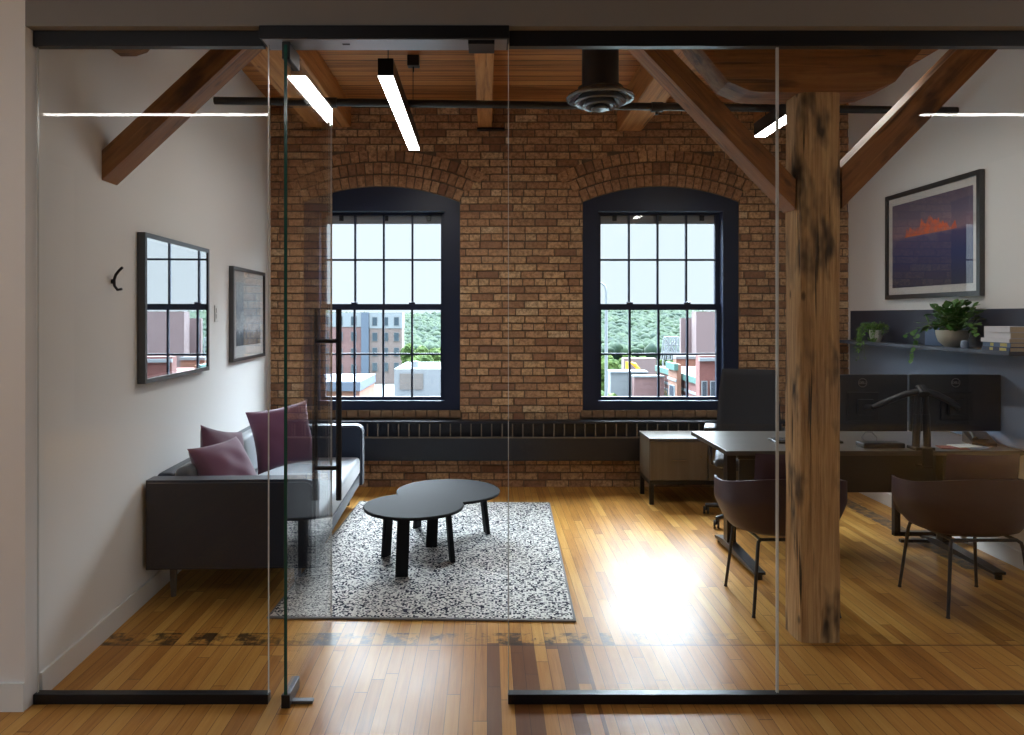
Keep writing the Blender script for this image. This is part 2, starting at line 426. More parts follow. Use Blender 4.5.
# corridor side
struct('wall_front', MB().box(-6, -1.838, 2.985, 3.06, 0, 3.7), 'corridor_paint')
struct('trim_1', MB().box(-1.838, 6.9, 2.985, 3.12, 2.724, 3.7), 'bulkhead_shaded')
struct('baseboard_front', MB().box(-6, -1.838, 2.973, 2.985, 0, .112), 'skirting_paint')
struct('wall_front_right', MB().box(XR, 7, 2.985, 3.15, 0, 2.724), 'corridor_paint')
struct('wall_rear', MB().box(-6, 7, -5.0, -4.8, 0, 3.7), 'office_darkened')
# side walls of the open office, with unseen openings added to light the jamb
for nm, xa, xb in (('wall_corridor_left', -6.2, -6), ('wall_corridor_right', 7, 7.2)):
    struct(nm, MB().box(xa, xb, -5, -3.2, 0, 3.7).box(xa, xb, 2.6, 3.0, 0, 3.7).box(xa, xb, -3.2, 2.6, 0, .6).box(xa, xb, -3.2, 2.6, 2.3, 3.7), 'corridor_paint')
struct('ceiling_corridor', MB().box(-6, 7, -5, 2.985, 3.7, 3.8), 'office_darkened')

# windows: centre x of each
WINS = (-.966, 1.597); HW = .715; ZS, ZT, Z0 = 2.614, 2.758, .705
RISE = ZT-ZS; AR = (HW*HW+RISE*RISE)/(2*RISE); ACZ = ZT-AR
def arch(dx, r=AR): return ACZ+math.sqrt(max(0, r*r-dx*dx))
def back_slab(mb, y0, y1, x0, x1, z0, z1):
    edges = [x0]
    for c in WINS: edges += [c-HW, c+HW]
    edges.append(x1)
    for i in range(0, len(edges), 2): mb.box(edges[i], edges[i+1], y0, y1, z0, z1)
    for c in WINS:
        mb.box(c-HW, c+HW, y0, y1, z0, Z0)
        n = 16
        top = [(c-HW, z1), (c+HW, z1)]
        low = [(c+HW-2*HW*i/n, arch(HW-2*HW*i/n)) for i in range(n+1)]
        mb.prism(top+low, 'y', y0, y1)
bw = MB(); back_slab(bw, YB+.012, 7.28, -2.25, XR+.2, 0, ZC)
struct('wall_back', bw, 'mortar')
# real bricks laid in courses
def bricks():
    bm = bmesh.new(); lay = bm.faces.layers.float.new('tone')
    def brick(pts, tone, y=None):
        dy = random.uniform(-.003, .003) if y is None else y
        cx = sum(p[0] for p in pts)/len(pts); cz = sum(p[1] for p in pts)/len(pts)
        f0 = [bm.verts.new((cx+(p[0]-cx)*.97, YB+dy, cz+(p[1]-cz)*.90)) for p in pts]
        b0 = [bm.verts.new((p[0], YB+.013+abs(dy), p[1])) for p in pts]
        n = len(pts); fs = [bm.faces.new(f0)]
        for i in range(n): fs.append(bm.faces.new((f0[i], b0[i], b0[(i+1) % n], f0[(i+1) % n])))
        for f in fs: f[lay] = tone
    def blocked(z):      # x-intervals taken by windows and their arches at height z
        out = []
        for c in WINS:
            if z < Z0-.10: continue
            if z < Z0: out.append((c-HW-.02, c+HW+.02)); continue
            if z < ZS: out.append((c-HW, c+HW)); continue
            ro = AR+.345
            if z < ACZ+ro:
                half = math.sqrt(max(0, ro*ro-(z-ACZ)**2)); sk = HW+(z-ZS)*.42
                out.append((c-min(half, sk), c+min(half, sk)))
        return out
    ch, m = .0685, .0085; row = 0; z = 0.0
    while z < ZC-.01:
        z1 = min(z+ch-m, ZC); header = row % 6 == 3
        L = .102 if header else .205
        x = -2.1-(.1 if row % 2 else 0)-random.uniform(0, .03)
        bl = blocked(z+ch/2)
        while x < XR:
            l = L+random.uniform(-.006, .006); a, b = x+m/2, x+l-m/2; x += l
            a, b = max(a, -2.05), min(b, XR)
            segs = [(a, b)]
            for p, q in bl:
                ns = []
                for u, v in segs:
                    if v <= p or u >= q: ns.append((u, v)); continue
                    if u < p-.015: ns.append((u, p-m/2))
                    if v > q+.015: ns.append((q+m/2, v))
                segs = ns
            for u, v in segs:
                if v-u < .012: continue
                t = min(1, max(0, random.gauss(.52, .22)))
                if random.random() < .10: t = random.uniform(.0, .2)
                j = random.uniform(-.0015, .0015)
                brick([(u, z+j), (v, z+j+random.uniform(-.001, .001)), (v, z1+j), (u, z1+j)], t)
        z += ch; row += 1
    for c in WINS:       # three rings of rowlocks over each window
        for k in range(3):
            r0 = AR+.006+k*.113; r1 = r0+.105; n = int(round((1.47+k*.10)/.073)); th = math.asin((HW+.0+.045*k)/AR)
            for i in range(n):
                t0 = -th+2*th*(i+.06)/n; t1 = -th+2*th*(i+.94)/n
                pts = [(c+r*math.sin(t), ACZ+r*math.cos(t)) for r, t in ((r0, t0), (r0, t1), (r1, t1), (r1, t0))]
                brick(pts, min(1, max(0, random.gauss(.36, .17))), -.004)
    bmesh.ops.recalc_face_normals(bm, faces=bm.faces)
    me = bpy.data.meshes.new('brick_courses'); bm.to_mesh(me); bm.free(); me.materials.append(M['brick'])
    o = bpy.data.objects.new('brick_courses', me); C.objects.link(o); o.parent = bpy.data.objects['wall_back']
bricks()

for wi, c in enumerate(WINS):
    w = thing('window_%d' % (wi+1), None, None, (c, YB, Z0), 0, kind='structure')
    H = lambda z: z-Z0
    f = MB(); y0, y1 = .012, .15
    f.box(-HW, -.575, y0, y1, 0, H(2.535)).box(.575, HW, y0, y1, 0, H(2.535))
    f.box(-.575, .575, y0, y1, 0, H(.79))
    n = 20
    f.prism([(-HW, H(2.535)), (HW, H(2.535))]+[(HW-2*HW*i/n, H(arch(HW-2*HW*i/n))) for i in range(n+1)], 'y', y0, y1)
    f.build('frame', 'navy_frame', w)
    # upper sash (outer), lower sash (inner): stiles, rails, muntins
    for nm, yy, za, zb, zm in (('upper_sash', .125, 1.626, 2.53, 2.095), ('lower_sash', .085, .79, 1.682, 1.215)):
        s_ = MB()
        lo, hi = (.056, .018) if nm == 'upper_sash' else (.03, .056)
        s_.box(-.575, -.535, yy, yy+.04, H(za), H(zb)).box(.535, .575, yy, yy+.04, H(za), H(zb))
        s_.box(-.535, .535, yy, yy+.04, H(za), H(za)+lo).box(-.535, .535, yy, yy+.04, H(zb)-hi, H(zb))
        for k in (-1, 0, 1): s_.box(k*.268-.009, k*.268+.009, yy+.005, yy+.035, H(za)+lo, H(zb)-hi)
        s_.box(-.535, .535, yy+.006, yy+.034, H(zm)-.009, H(zm)+.009)
        if nm == 'upper_sash': s_.box(-.575, .575, yy, yy+.04, H(2.53), H(2.56))
        so = s_.build(nm, 'navy_frame', w)
        MB().box(-.535, .535, yy+.018, yy+.022, H(za)+lo*.5, H(zb)-hi*.5).build('pane', 'window_pane', so)
        if nm == 'lower_sash':
            for k in (-.268, .268): MB().box(k-.03, k+.03, yy-.0, yy+.03, H(zb), H(zb)+.018, .005).build('sash_lock', 'navy_frame', so)
    sh = MB().box(-.62, .62, .168, .19, H(2.436), H(2.57)).build('shade_cassette', 'shade_grey', w)
    for k in (-.4, .02, .42): MB().box(k-.02, k+.02, .150, .167, H(2.462), H(2.54)).build('bracket', 'black_metal', sh)
    sl = MB()
    for k in range(14):
        sl.box(-.735+k*.105, -.735+k*.105+.097, -.022, .13, -.066, -.002, .005)
    sl.build('sill', 'rough_edge_brick_sill', w)

for x, a in ((-6.1, -90), (7.1, 90)):  # sampling portals for the added side openings
    ld = bpy.data.lights.new('side_opening_portal', 'AREA'); ld.shape = 'RECTANGLE'; ld.size = 1.7; ld.size_y = 5.8; ld.cycles.is_portal = True
    lo = bpy.data.objects.new('side_opening_portal', ld); C.objects.link(lo); lo.location = (x, -.3, 1.45); lo.rotation_euler = (0, R(a), 0)
for c in WINS:   # light portals help the renderer find the daylight coming through each window
    ld = bpy.data.lights.new('window_daylight', 'AREA'); ld.shape = 'RECTANGLE'; ld.size = 1.15; ld.size_y = 1.8
    ld.cycles.is_portal = True
    lo = bpy.data.objects.new('window_daylight', ld); C.objects.link(lo); lo.location = (c, YB+.26, 1.66); lo.rotation_euler = (R(-90), 0, 0)

# ------------------------------------------------------------ glass partition
def panel(name, x0, x1, z0=.03, z1=2.69):
    g = MB().box(x0, x1, YG-.005, YG+.005, z0, z1).build(name, 'clear_glass'); g['kind'] = 'structure'
    for x in (x0, x1):
        e = MB().box(x-.0015, x+.0015, YG-.0055, YG+.0055, z0, z1).build('edge', 'glass_edge_pale', g)
    return g
panel('wall_glass_left', -1.826, -.888)
panel('wall_glass_middle', .087, 1.177)
panel('wall_glass_right', 1.183, 2.27)
panel('wall_glass_far_right', 2.276, XR-.01)
struct('trim_2', MB().box(-1.835, -.885, 3.03, 3.07, 0, .04, .002), 'black_metal')
struct('trim_3', MB().box(.085, XR, 3.03, 3.07, 0, .04, .002), 'black_metal')
struct('trim_4', MB().box(-1.835, -.905, 3.03, 3.07, 2.661, 2.724, .002), 'black_metal')
struct('trim_5', MB().box(.09, XR, 3.03, 3.07, 2.661, 2.724, .002), 'black_metal')
hd = struct('trim_6', MB().box(-.905, .088, 2.975, 3.115, 2.673, 2.724, .002), 'black_metal')
MB().box(-.895, .08, 2.985, 3.105, 2.6705, 2.673).build('underside_plate', 'anodised', hd)
MB().box(-.075, .03, 2.99, 3.1, 2.655, 2.6705).build('closer_block', 'black_metal', hd)
MB().box(-.585, -.555, 3.03, 3.045, 2.6695, 2.6705).build('screw_slot', 'black_matt', hd)
# open glass door
XD = -.805
dr = thing('door_1', None, None, (XD, 3.0, 0), 0, kind='structure')
MB().box(-.006, .006, 0.0, .875, .012, 2.655).build('glass_leaf', 'clear_glass', dr)
MB().box(-.0065, .0065, -.003, .0, .012, 2.655).build('front_edge', 'glass_edge_green', dr)
MB().box(-.0045, .0045, .875, .877, .012, 2.655).build('back_edge', 'glass_edge_pale', dr)
MB().box(-.016, .016, -.005, .16, .004, .055, .003).box(.0, .10, .03, .06, .002, .014, .002).build('pivot_shoe', 'steel_grey', dr)
MB().box(-.017, .017, -.006, .01, .003, .056, .002).build('shoe_cap', 'black_metal', dr)
MB().box(-.016, .016, .0, .16, 2.60, 2.668, .003).build('top_patch', 'black_metal', dr)
h = MB()
for sx in (-.06, .06): h.cyl((sx, .77, .645), (sx, .77, 1.605), .0145, seg=16)
for z in (.806, 1.444): h.cyl((-.06, .77, z), (.06, .77, z), .011, seg=12)
h.build('pull_handle', 'black_metal', dr, smooth=True)

# ------------------------------------------------------------ timber frame
def beam_obj(name, label, cat, L, wy, wz, loc, ry=0, mat='beam_wood_x', grp=None):
    m = MB(); m.box(0, L, 0, wy, -wz, 0, .008, 1)
    o = m.build(name, mat, None, loc=loc, rot=(0, ry, 0)); return tag(o, label, cat, grp)
# post with worn, uneven faces
def post():
    m = MB(); nz = 60
    w, d = .208, .20
    prof = []
    for side in range(4):
        for k in range(6):
            t = k/6
            x, y = [(-.5+t, -.5), (.5, -.5+t), (.5-t, .5), (-.5, .5-t)][side]
            prof.append((x, y))
    n = len(prof)
    rnd = [[random.uniform(-1, 1) for _ in range(n)] for _ in range(nz)]
    def fn(u, v):
        i = int(round(u*n)) % n; j = int(round(v*(nz-1))); x, y = prof[i]
        r = (rnd[j][i]+rnd[max(0, j-1)][i]+rnd[min(nz-1, j+1)][i])/3
        k = .90 if i % 6 == 0 else 1.0
        s = k*(1+.018*r+.012*math.sin(j*.31+i))
        return Vector((x*w*s, y*d*s, v*2.645))
    m.grid(fn, n, nz, True)
    m.b.verts.ensure_lookup_table()
    bmesh.ops.holes_fill(m.b, edges=[e for e in m.b.edges if len(e.link_faces) == 1], sides=0)
    o = m.build('timber_post', 'post_wood', None, smooth=True, loc=(1.604, 3.70, 0))
    tag(o, 'weathered square timber post with cracks and dark stains, standing on the floor', 'post')
post()
def bolster(name, label, half, x, zb, zt, left=True, right=True, x0=None):
    e = .30
    pts = []
    if left: pts += [(-half-e, zt), (-half-e+.04, zt-.07), (-half-.10, zb+.05), (-half, zb+.008), (-half+.06, zb)]
    else: pts += [(x0, zt), (x0, zb)]
    pts += [(half-.06, zb), (half, zb+.008), (half+.10, zb+.05), (half+e-.04, zt-.07), (half+e, zt)]
    o = MB().prism(pts[::-1], 'y', 3.60, 3.80).build(name, 'beam_wood_x', None, loc=(x, 0, 0)); return tag(o, label, 'beam')
bolster('bolster_beam', 'carved timber bolster with curved ends on top of the post', .30, 1.56, 2.645, 2.96)
# stub of the next bolster, coming out of the left wall
o = MB().prism([(-1.855, 2.958), (-1.855, 2.885), (-1.78, 2.885), (-1.72, 2.905), (-1.68, 2.958)], 'y', 3.60, 3.80).build('bolster_end', 'beam_wood_x')
tag(o, 'short timber bolster end poking out of the white wall at top left', 'beam')
o = MB().box(-2.0, XR, 3.60, 3.80, 2.96, 3.30).build('main_beam', 'beam_wood_x'); tag(o, 'long timber main beam lying across the bolster above the glass wall', 'beam')
def brace(name, label, xz0, a, wz, cut, face):
    # lower edge starts at xz0 and rises at angle a; cut flat at the beam above (z = cut) and upright where it meets x = face
    sx = 1 if math.cos(a) > 0 else -1; t = abs(math.tan(a)); up = wz/abs(math.cos(a))
    x0, z0 = xz0
    z_lo = z0+(face-x0)*sx*t; z_hi = z_lo+up
    pts = [(face, z_lo), (face+sx*(cut-z_lo)/t, cut), (face+sx*(cut-z_hi)/t, cut), (face, z_hi)]
    ca, sa = math.cos(a), math.sin(a)
    loc = [((x-face)*ca+(z-z_lo)*sa, -(x-face)*sa+(z-z_lo)*ca) for x, z in pts]
    o = MB().prism(loc, 'y', 0, .15).build(name, 'beam_wood_x', None, loc=(face, 3.625, z_lo), rot=(0, -a, 0))
    return tag(o, label, 'brace')
brace('knee_brace', 'diagonal timber brace rising from the post to the right', (1.709, 2.084), math.atan2(.778, .764), .14, 2.958, 1.716)
brace('knee_brace', 'diagonal timber brace rising from the post to the left', (1.39, 2.193), math.atan2(.663, -.633), .10, 2.958, 1.492)
brace('knee_brace', 'diagonal timber brace rising out of the white left wall', (-1.863, 2.226), math.atan2(.638, .685), .105, 2.958, -1.862)

# joists running to the brick wall
def joist(x0, x1, z0, label, y0=3.81):
    o = MB().box(x0, x1, y0, YB+.02, z0, ZC, .006, 1).build('ceiling_joist', 'joist_wood_y'); return tag(o, label, 'joist', 'timber joists under the plank ceiling')
joist(-1.62, -1.249, 3.305, 'broad timber joist near the left wall above the open door')
joist(-.083, .046, 3.287, 'narrow timber joist between the two windows')
for k in range(3): pass
joist(1.193, 1.42, 3.27, 'laminated timber joist right of the black round diffuser')
joist(2.45, 2.65, 3.27, 'timber joist mostly hidden behind the bolster and post')
tag(MB().box(-.09, .16, YB-.07, YB-.005, 3.265, 3.285, .002).build('joist_hanger', 'black_metal'), 'thin black hanger plate under the narrow middle joist', 'bracket')

# ------------------------------------------------------------ services under the ceiling
pp = thing('sprinkler_pipe', 'black sprinkler pipe running across the room below the joists', 'pipe', (0, 5.3, 3.062))
MB().cyl((-1.925, 0, .03), (XR, 0, -.042), .027, seg=16).build('pipe_run', 'pipe_black', pp, smooth=True)
for x, z in ((-1.10, .016), (1.20, -.016)):
    MB().cyl((x-.04, 0, z), (x+.04, 0, z), .036, seg=16).cyl((x, 0, z-.03), (x, 0, z-.055), .012, seg=10).build('coupling', 'pipe_black', pp, smooth=True)
df = thing('air_diffuser', 'black vertical duct with a round louvred diffuser below', 'vent', (.755, 5.0, 3.0))
MB().cyl((0, 0, .04), (0, 0, ZC-3.0), .122, seg=32).build('duct', 'duct_black', df, smooth=True)
MB().lathe([(.122, .10), (.16, .065), (.215, .04), (.228, .022), (.222, .010), (.205, .012), (.19, .03), (.15, .06)]).build('outer_ring', 'diffuser_grey', df, smooth=True)
MB().lathe([(.13, .045), (.165, .012), (.172, -.006), (.165, -.016), (.15, -.012), (.13, .008), (.11, .03)]).build('middle_ring', 'diffuser_grey', df, smooth=True)
MB().lathe([(.09, .02), (.115, -.018), (.12, -.032), (.113, -.042), (.10, -.038), (.08, -.018), (.07, .0)]).build('inner_ring', 'diffuser_grey', df, smooth=True)
MB().lathe([(0, .0), (.045, -.03), (.065, -.050), (.06, -.060), (.03, -.066), (0, -.068)]).build('centre_cone', 'diffuser_grey', df, smooth=True)
MB().lathe([(0, .095), (.15, .09), (.15, .065), (0, .06)]).build('throat', 'black_matt', df)
def linear_light(x0, y0, x1, y1, label):
    L = y1-y0; a = -math.atan2(x1-x0, L)
    t = thing('pendant_light', label, 'lamp', (x0, y0, 2.89), a, 'linear ceiling lights')
    MB().box(-.043, .043, 0, L, .004, .10, .002).build('housing', 'black_metal', t)
    MB().box(-.040, .040, .004, L-.004, -.001, .004).build('lens', 'led', t)
    for y in (.12, L-.12): MB().cyl((0, y, .10), (0, y, ZC-2.89), .003, seg=8).build('cable', 'black_metal', t)
    return t
linear_light(-.559, 4.13, -.578, 5.97, 'long black linear ceiling light hanging left of the middle joist')
linear_light(2.01, 3.88, 2.01, 5.53, 'lit linear ceiling light half hidden behind the timber post')
tag(MB().box(-.60, -.51, 5.62, 5.70, 3.45, ZC, .006).box(-.56, -.55, 5.655, 5.665, 3.41, 3.45).build('ceiling_sensor', 'plastic_black'), 'small black box sensor on the plank ceiling', 'sensor')
# corridor lamps (their lines show as reflections in the glass)
for x0, x1, y, lab in ((-2.96, -.80, 1.137, 'corridor linear light in front of the left glass panel'), (2.87, 5.6, 1.137, 'corridor linear light in front of the right glass panel')):
    t = thing('corridor_light', lab, 'lamp', (x0, y, 2.9), 0, 'linear corridor lights')
    MB().box(0, x1-x0, -.03, .03, .004, .07).build('housing', 'black_metal', t)
    MB().box(.002, x1-x0-.002, -.018, .018, -.001, .004).build('lens', 'led_corridor', t)
    for x in (.2, x1-x0-.2): MB().cyl((x, 0, .07), (x, 0, .8), .003, seg=8).build('cable', 'black_metal', t)
# ------------------------------------------------------------ radiator cover along the brick wall
rd = thing('radiator_cover', 'long black radiator cabinet with a slotted top grille below the windows', 'radiator', (0, 6.76, 0))
MB().box(-1.94, XR-.005, 0, .115, .263, .475, .004).build('front_panel', 'radiator_black', rd)
MB().box(-1.94, XR-.005, -.006, .12, .60, .622, .003).build('top_panel', 'radiator_black', rd)
MB().box(-1.94, XR-.005, .07, .115, .475, .60).build('back_panel', 'radiator_black', rd)
x = -1.92
while x < XR-.02:
    MB().box(x-.005, x+.005, .0, .012, .475, .60).build('grille_bar', 'radiator_bar', rd); x += .0935
MB().box(-1.94, XR-.005, -.004, .012, .468, .478).build('grille_rail', 'radiator_bar', rd)
MB().box(-.72, -.34, -.002, .0, .602, .619).build('end_trim', 'radiator_black', rd)

# ------------------------------------------------------------ things on the left wall
WA = math.atan(.039)   # turn that lays a local y axis along the left wall
def wall_pic(name, label, y0, y1, z0, z1, mats, fw, dep, matw, right=False, edge='frame_black'):
    L = (y1-y0)/math.cos(WA) if not right else y1-y0
    if right: t = thing(name, label, 'picture', (XR-.001, y1, z0), R(180))
    else: t = thing(name, label, 'picture', (XL(y0)+.001, y0, z0), WA)
    H = z1-z0
    fr = MB().box(0, dep, 0, fw, 0, H).box(0, dep, L-fw, L, 0, H).box(0, dep, fw, L-fw, 0, fw).box(0, dep, fw, L-fw, H-fw, H)
    fr.build('frame', edge, t)
    MB().box(.002, dep*.55, fw, L-fw, fw, H-fw).build('mat_board', 'mat_board', t)
    MB().box(dep*.55, dep*.55+.002, fw+matw, L-fw-matw, fw+matw, H-fw-matw).build('print', mats[0], t)
    MB().box(dep*.8, dep*.8+.002, fw, L-fw, fw, H-fw).build('glass', mats[1], t)
    return t
plain('frame_edge_grey', (.06, .065, .075), .3, var=.05, metal=.3)
wall_pic('framed_picture', 'large black framed picture on the left wall, its glass mirroring the window', 4.02, 5.06, 1.205, 2.02, ('art_dusk', 'mirror_glass'), .025, .042, .012)
wall_pic('framed_picture', 'smaller framed grey landscape print on the left wall near the brick', 5.63, 6.56, 1.222, 1.947, ('art_mist', 'picture_glass'), .025, .035, .09)
wall_pic('framed_picture', 'black framed print of a red mountain peak on the right wall', 5.0, 6.19, 1.705, 2.55, ('art_peak', 'picture_glass'), .035, .035, .055, True)
hk = thing('coat_hook', 'single black curved coat hook on the white left wall', 'hook', (XL(3.72), 3.72, 1.70), WA)
pts = [(.004, 0, .055)] + [(.01+.045*math.sin(t), 0, .055+.048*(1-math.cos(t))) for t in (.3, .7, 1.1, 1.5)]
MB().box(0, .016, -.008, .008, .03, .052, .002).build('wall_stud', 'black_metal', hk)
MB().tube([(.055, 0, .112), (.040, 0, .098), (.022, 0, .075), (.014, 0, .05), (.015, 0, .02), (.03, 0, .0), (.052, 0, .004)], .007).build('hook_arm', 'black_metal', hk, smooth=True)
sw = thing('light_switch', 'white light switch plate on the left wall between the pictures', 'switch', (XL(5.33), 5.33, 1.53), WA)
MB().box(0, .006, -.036, .036, 0, .115, .002).build('plate', 'switch_white', sw)
for z in (.022, .063): MB().box(.006, .010, -.016, .016, z, z+.032, .001).build('rocker', 'switch_white', sw)

# ------------------------------------------------------------ rug
rg = thing('area_rug', 'white and black speckled woven rug with dark border under the coffee tables', 'rug', (-1.142, 3.885, 0), R(-1.6))
MB().box(0.012, 1.588, .015, 2.425, .002, .013, .003).build('pile', 'rug_weave', rg)
m = MB(); m.box(0, 1.60, 0, .018, .001, .011, .003).box(0, 1.60, 2.422, 2.44, .001, .011, .003).box(0, .014, .018, 2.422, .001, .011, .003).box(1.586, 1.60, .018, 2.422, .001, .011, .003)
m.build('binding', 'rug_edge', rg)

# ------------------------------------------------------------ sofa
sf = thing('sofa', 'dark blue grey sofa with block arms along the white left wall', 'sofa', (-1.862, 4.08, 0), WA)
def arm(y0, y1):
    m = MB(); w, b, t, r = .92, .183, .672, .055
    pts = [(0.0, b), (w, b), (w, t-r)]+[(w-r+r*math.cos(a), t-r+r*math.sin(a)) for a in (R(30), R(60), R(90))]+[(0.0, t)]
    m.prism(pts, 'y', y0, y1)
    bmesh.ops.bevel(m.b, geom=[e for e in m.b.edges if abs(e.verts[0].co.y-e.verts[1].co.y) < 1e-6], offset=.014, segments=3, affect='EDGES')
    return m
arm(0, .14).build('arm', 'sofa_leather', sf, smooth=True)
arm(2.03, 2.17).build('arm', 'sofa_leather', sf, smooth=True)
MB().box(0, .10, .142, 2.028, .19, .685, .03, 4).build('back', 'sofa_leather', sf, smooth=True)
MB().box(.142, .90, .142, 2.028, .185, .27, .012, 2).build('seat_frame', 'sofa_leather', sf, smooth=True)
MB().box(.15, .905, .143, 2.027, .272, .42, .035, 4).build('seat_cushion', 'sofa_seat_lit', sf, smooth=True)
for y0, y1 in ((.15, 1.08), (1.09, 2.02)):
    m = MB().box(0, .11, y0, y1, 0, .285, .04, 5)
    m.xf(Matrix.Translation((.135, 0, .425)) @ Matrix.Rotation(R(-9), 4, 'Y'))
    m.build('back_cushion', 'sofa_seat_lit', sf, smooth=True)
for x, y, z in ((.11, .12, 0), (.11, 2.05, 0), (.80, .12, .0145), (.80, 2.05, .0145)):
    MB().cyl((x, y, z), (x, y, .186), .014, .022, seg=14).build('leg', 'steel_grey', sf, smooth=True)

def pillow(label, loc, rot, s=.46, th=.15, mat='pillow_plum'):
    def side(sg):
        def fn(u, v):
            a, b = 2*u-1, 2*v-1
            e = max(0, (1-abs(a)**2.2))*max(0, (1-abs(b)**2.2))
            pinch = 1-.10*(1-abs(a)**2)*(abs(b)**4) - 0
            px = a*(s/2)*(1-.09*(1-b*b)*abs(a)**3+0); pz = b*(s/2)*(1-.09*(1-a*a)*abs(b)**3)
            wr = .006*math.sin(7*a+3*b)*math.sin(5*b)*e
            return Vector((px, sg*(th/2*e**.42)+wr, pz))
        return fn
    m = MB(); m.grid(side(1), 25, 25); m.grid(side(-1), 25, 25)
    bmesh.ops.remove_doubles(m.b, verts=m.b.verts, dist=1e-4)
    o = m.build('throw_pillow', mat, None, smooth=True, loc=loc, rot=rot)
    return tag(o, label, 'pillow', 'plum throw pillows on the sofa')
# placed leaning on the back and arms of the sofa
pillow('plum throw pillow in front at the near end of the sofa', (-1.545, 4.46, .635), (R(-30), R(-2), R(70)), .42, .18)
pillow('darker plum throw pillow peeking out behind the near one', (-1.60, 4.56, .685), (R(-14), R(14), R(72)), .41, .12, 'pillow_plum_dark')
pillow('large plum throw pillow leaning at the far end of the sofa', (-1.475, 5.42, .70), (R(-14), R(-8), R(32)), .45, .18)

# ------------------------------------------------------------ coffee tables
def coffee(label, cx, cy, z, d, legs):
    t = thing('coffee_table', label, 'table', (cx, cy, .0135), 0, 'round black coffee tables'); zt = z-.0135; r = d/2
    MB().lathe([(0, zt), (r-.006, zt), (r, zt-.006), (r-.004, zt-.018), (r-.03, zt-.024), (0, zt-.024)], seg=64).build('tabletop', 'table_black', t, smooth=True)
    for (x, y, a) in legs:
        m = MB().box(-.038, .038, -.014, .014, 0, 1, .004, 1)
        for v in m.b.verts:
            k = v.co.z; v.co.z = k*(zt-.024)
        ou = Vector((x, y, 0)).normalized()*.035
        sh = Matrix.Identity(4)
        m.xf(Matrix.Rotation(a, 4, 'Z'))
        for v in m.b.verts: v.co += Vector((x, y, 0))-ou*(v.co.z/zt)
        m.build('leg', 'table_black', t)
    return t
coffee('round black coffee table nearer the camera, overlapping the other', -.455, 4.66, .398, .625, ((-.055, -.18, R(5)), (-.20, .20, R(60)), (.235, .10, R(-75))))
coffee('lower and wider round black coffee table behind the other one', -.275, 5.31, .338, .735, ((-.10, -.25, R(5)), (-.24, .21, R(60)), (.275, .07, R(-70))))

# ------------------------------------------------------------ credenza
cz = thing('file_cabinet', 'low grey brown wood file cabinet on black legs under the right window', 'cabinet', (1.353, 6.23, 0))
MB().box(0, .95, .018, .42, .20, .53, .002).build('body', 'laminate_front', cz)
MB().box(-.004, .954, -.004, .424, .53, .552, .002).build('top', 'laminate', cz)
d1 = MB().box(.004, .478, 0, .017, .204, .526, .002).build('drawer', 'laminate_front', cz)
MB().box(.175, .315, -.012, -.0005, .368, .376, .002).build('handle', 'chrome', d1)
MB().cyl((.425, 0, .40), (.425, -.006, .40), .009, seg=14).build('lock', 'chrome', d1)
MB().box(.488, .946, 0, .017, .204, .526, .002).build('door', 'laminate_front', cz)
MB().box(0, .95, 0.01, .035, .165, .20).box(0, .95, .385, .41, .165, .20).box(0, .025, .035, .385, .165, .20).box(.925, .95, .035, .385, .165, .20).build('base_frame', 'black_metal', cz)
for x in (.0, .915):
    for y in (.005, .38):
        m = MB().box(x, x+.035, y, y+.035, 0, .165, .002)
        m.build('leg', 'black_metal', cz)

# ------------------------------------------------------------ desk
dk = thing('desk', 'height adjustable desk with grey brown top and black steel legs', 'desk', (1.472, 4.61, 0))
MB().box(0, 1.842, 0, .80, .712, .74, .002).build('desktop', 'laminate', dk)
for lx in (.15, 1.58):
    l = MB().box(lx-.03, lx+.03, .36, .44, .05, .71, .003).build('leg', 'black_metal', dk)
    m = MB().prism([(-.15, .03), (-.15, .045), (.36, .07), (.44, .07), (.62, .045), (.62, .03)], 'x', lx-.035, lx+.035)
    m.build('foot', 'black_metal', l)
    for y in (-.135, .60): MB().cyl((lx, y, 0), (lx, y, .031), .02, seg=14).build('glide', 'black_metal', l)
MB().box(.18, 1.55, .38, .42, .655, .705).build('crossbar', 'black_metal', dk)
MB().box(.30, 1.80, .66, .675, .33, .70, .002).build('modesty_panel', 'plastic_dark', dk)
MB().box(1.36, 1.40, .60, .64, .04, .34).box(1.36, 1.82, .60, .64, .04, .07).box(1.36, 1.82, .52, .55, .02, .04).build('floor_rail', 'black_metal', dk)
MB().box(.22, .42, .45, .62, .60, .70, .01).build('control_box', 'plastic_black', dk)

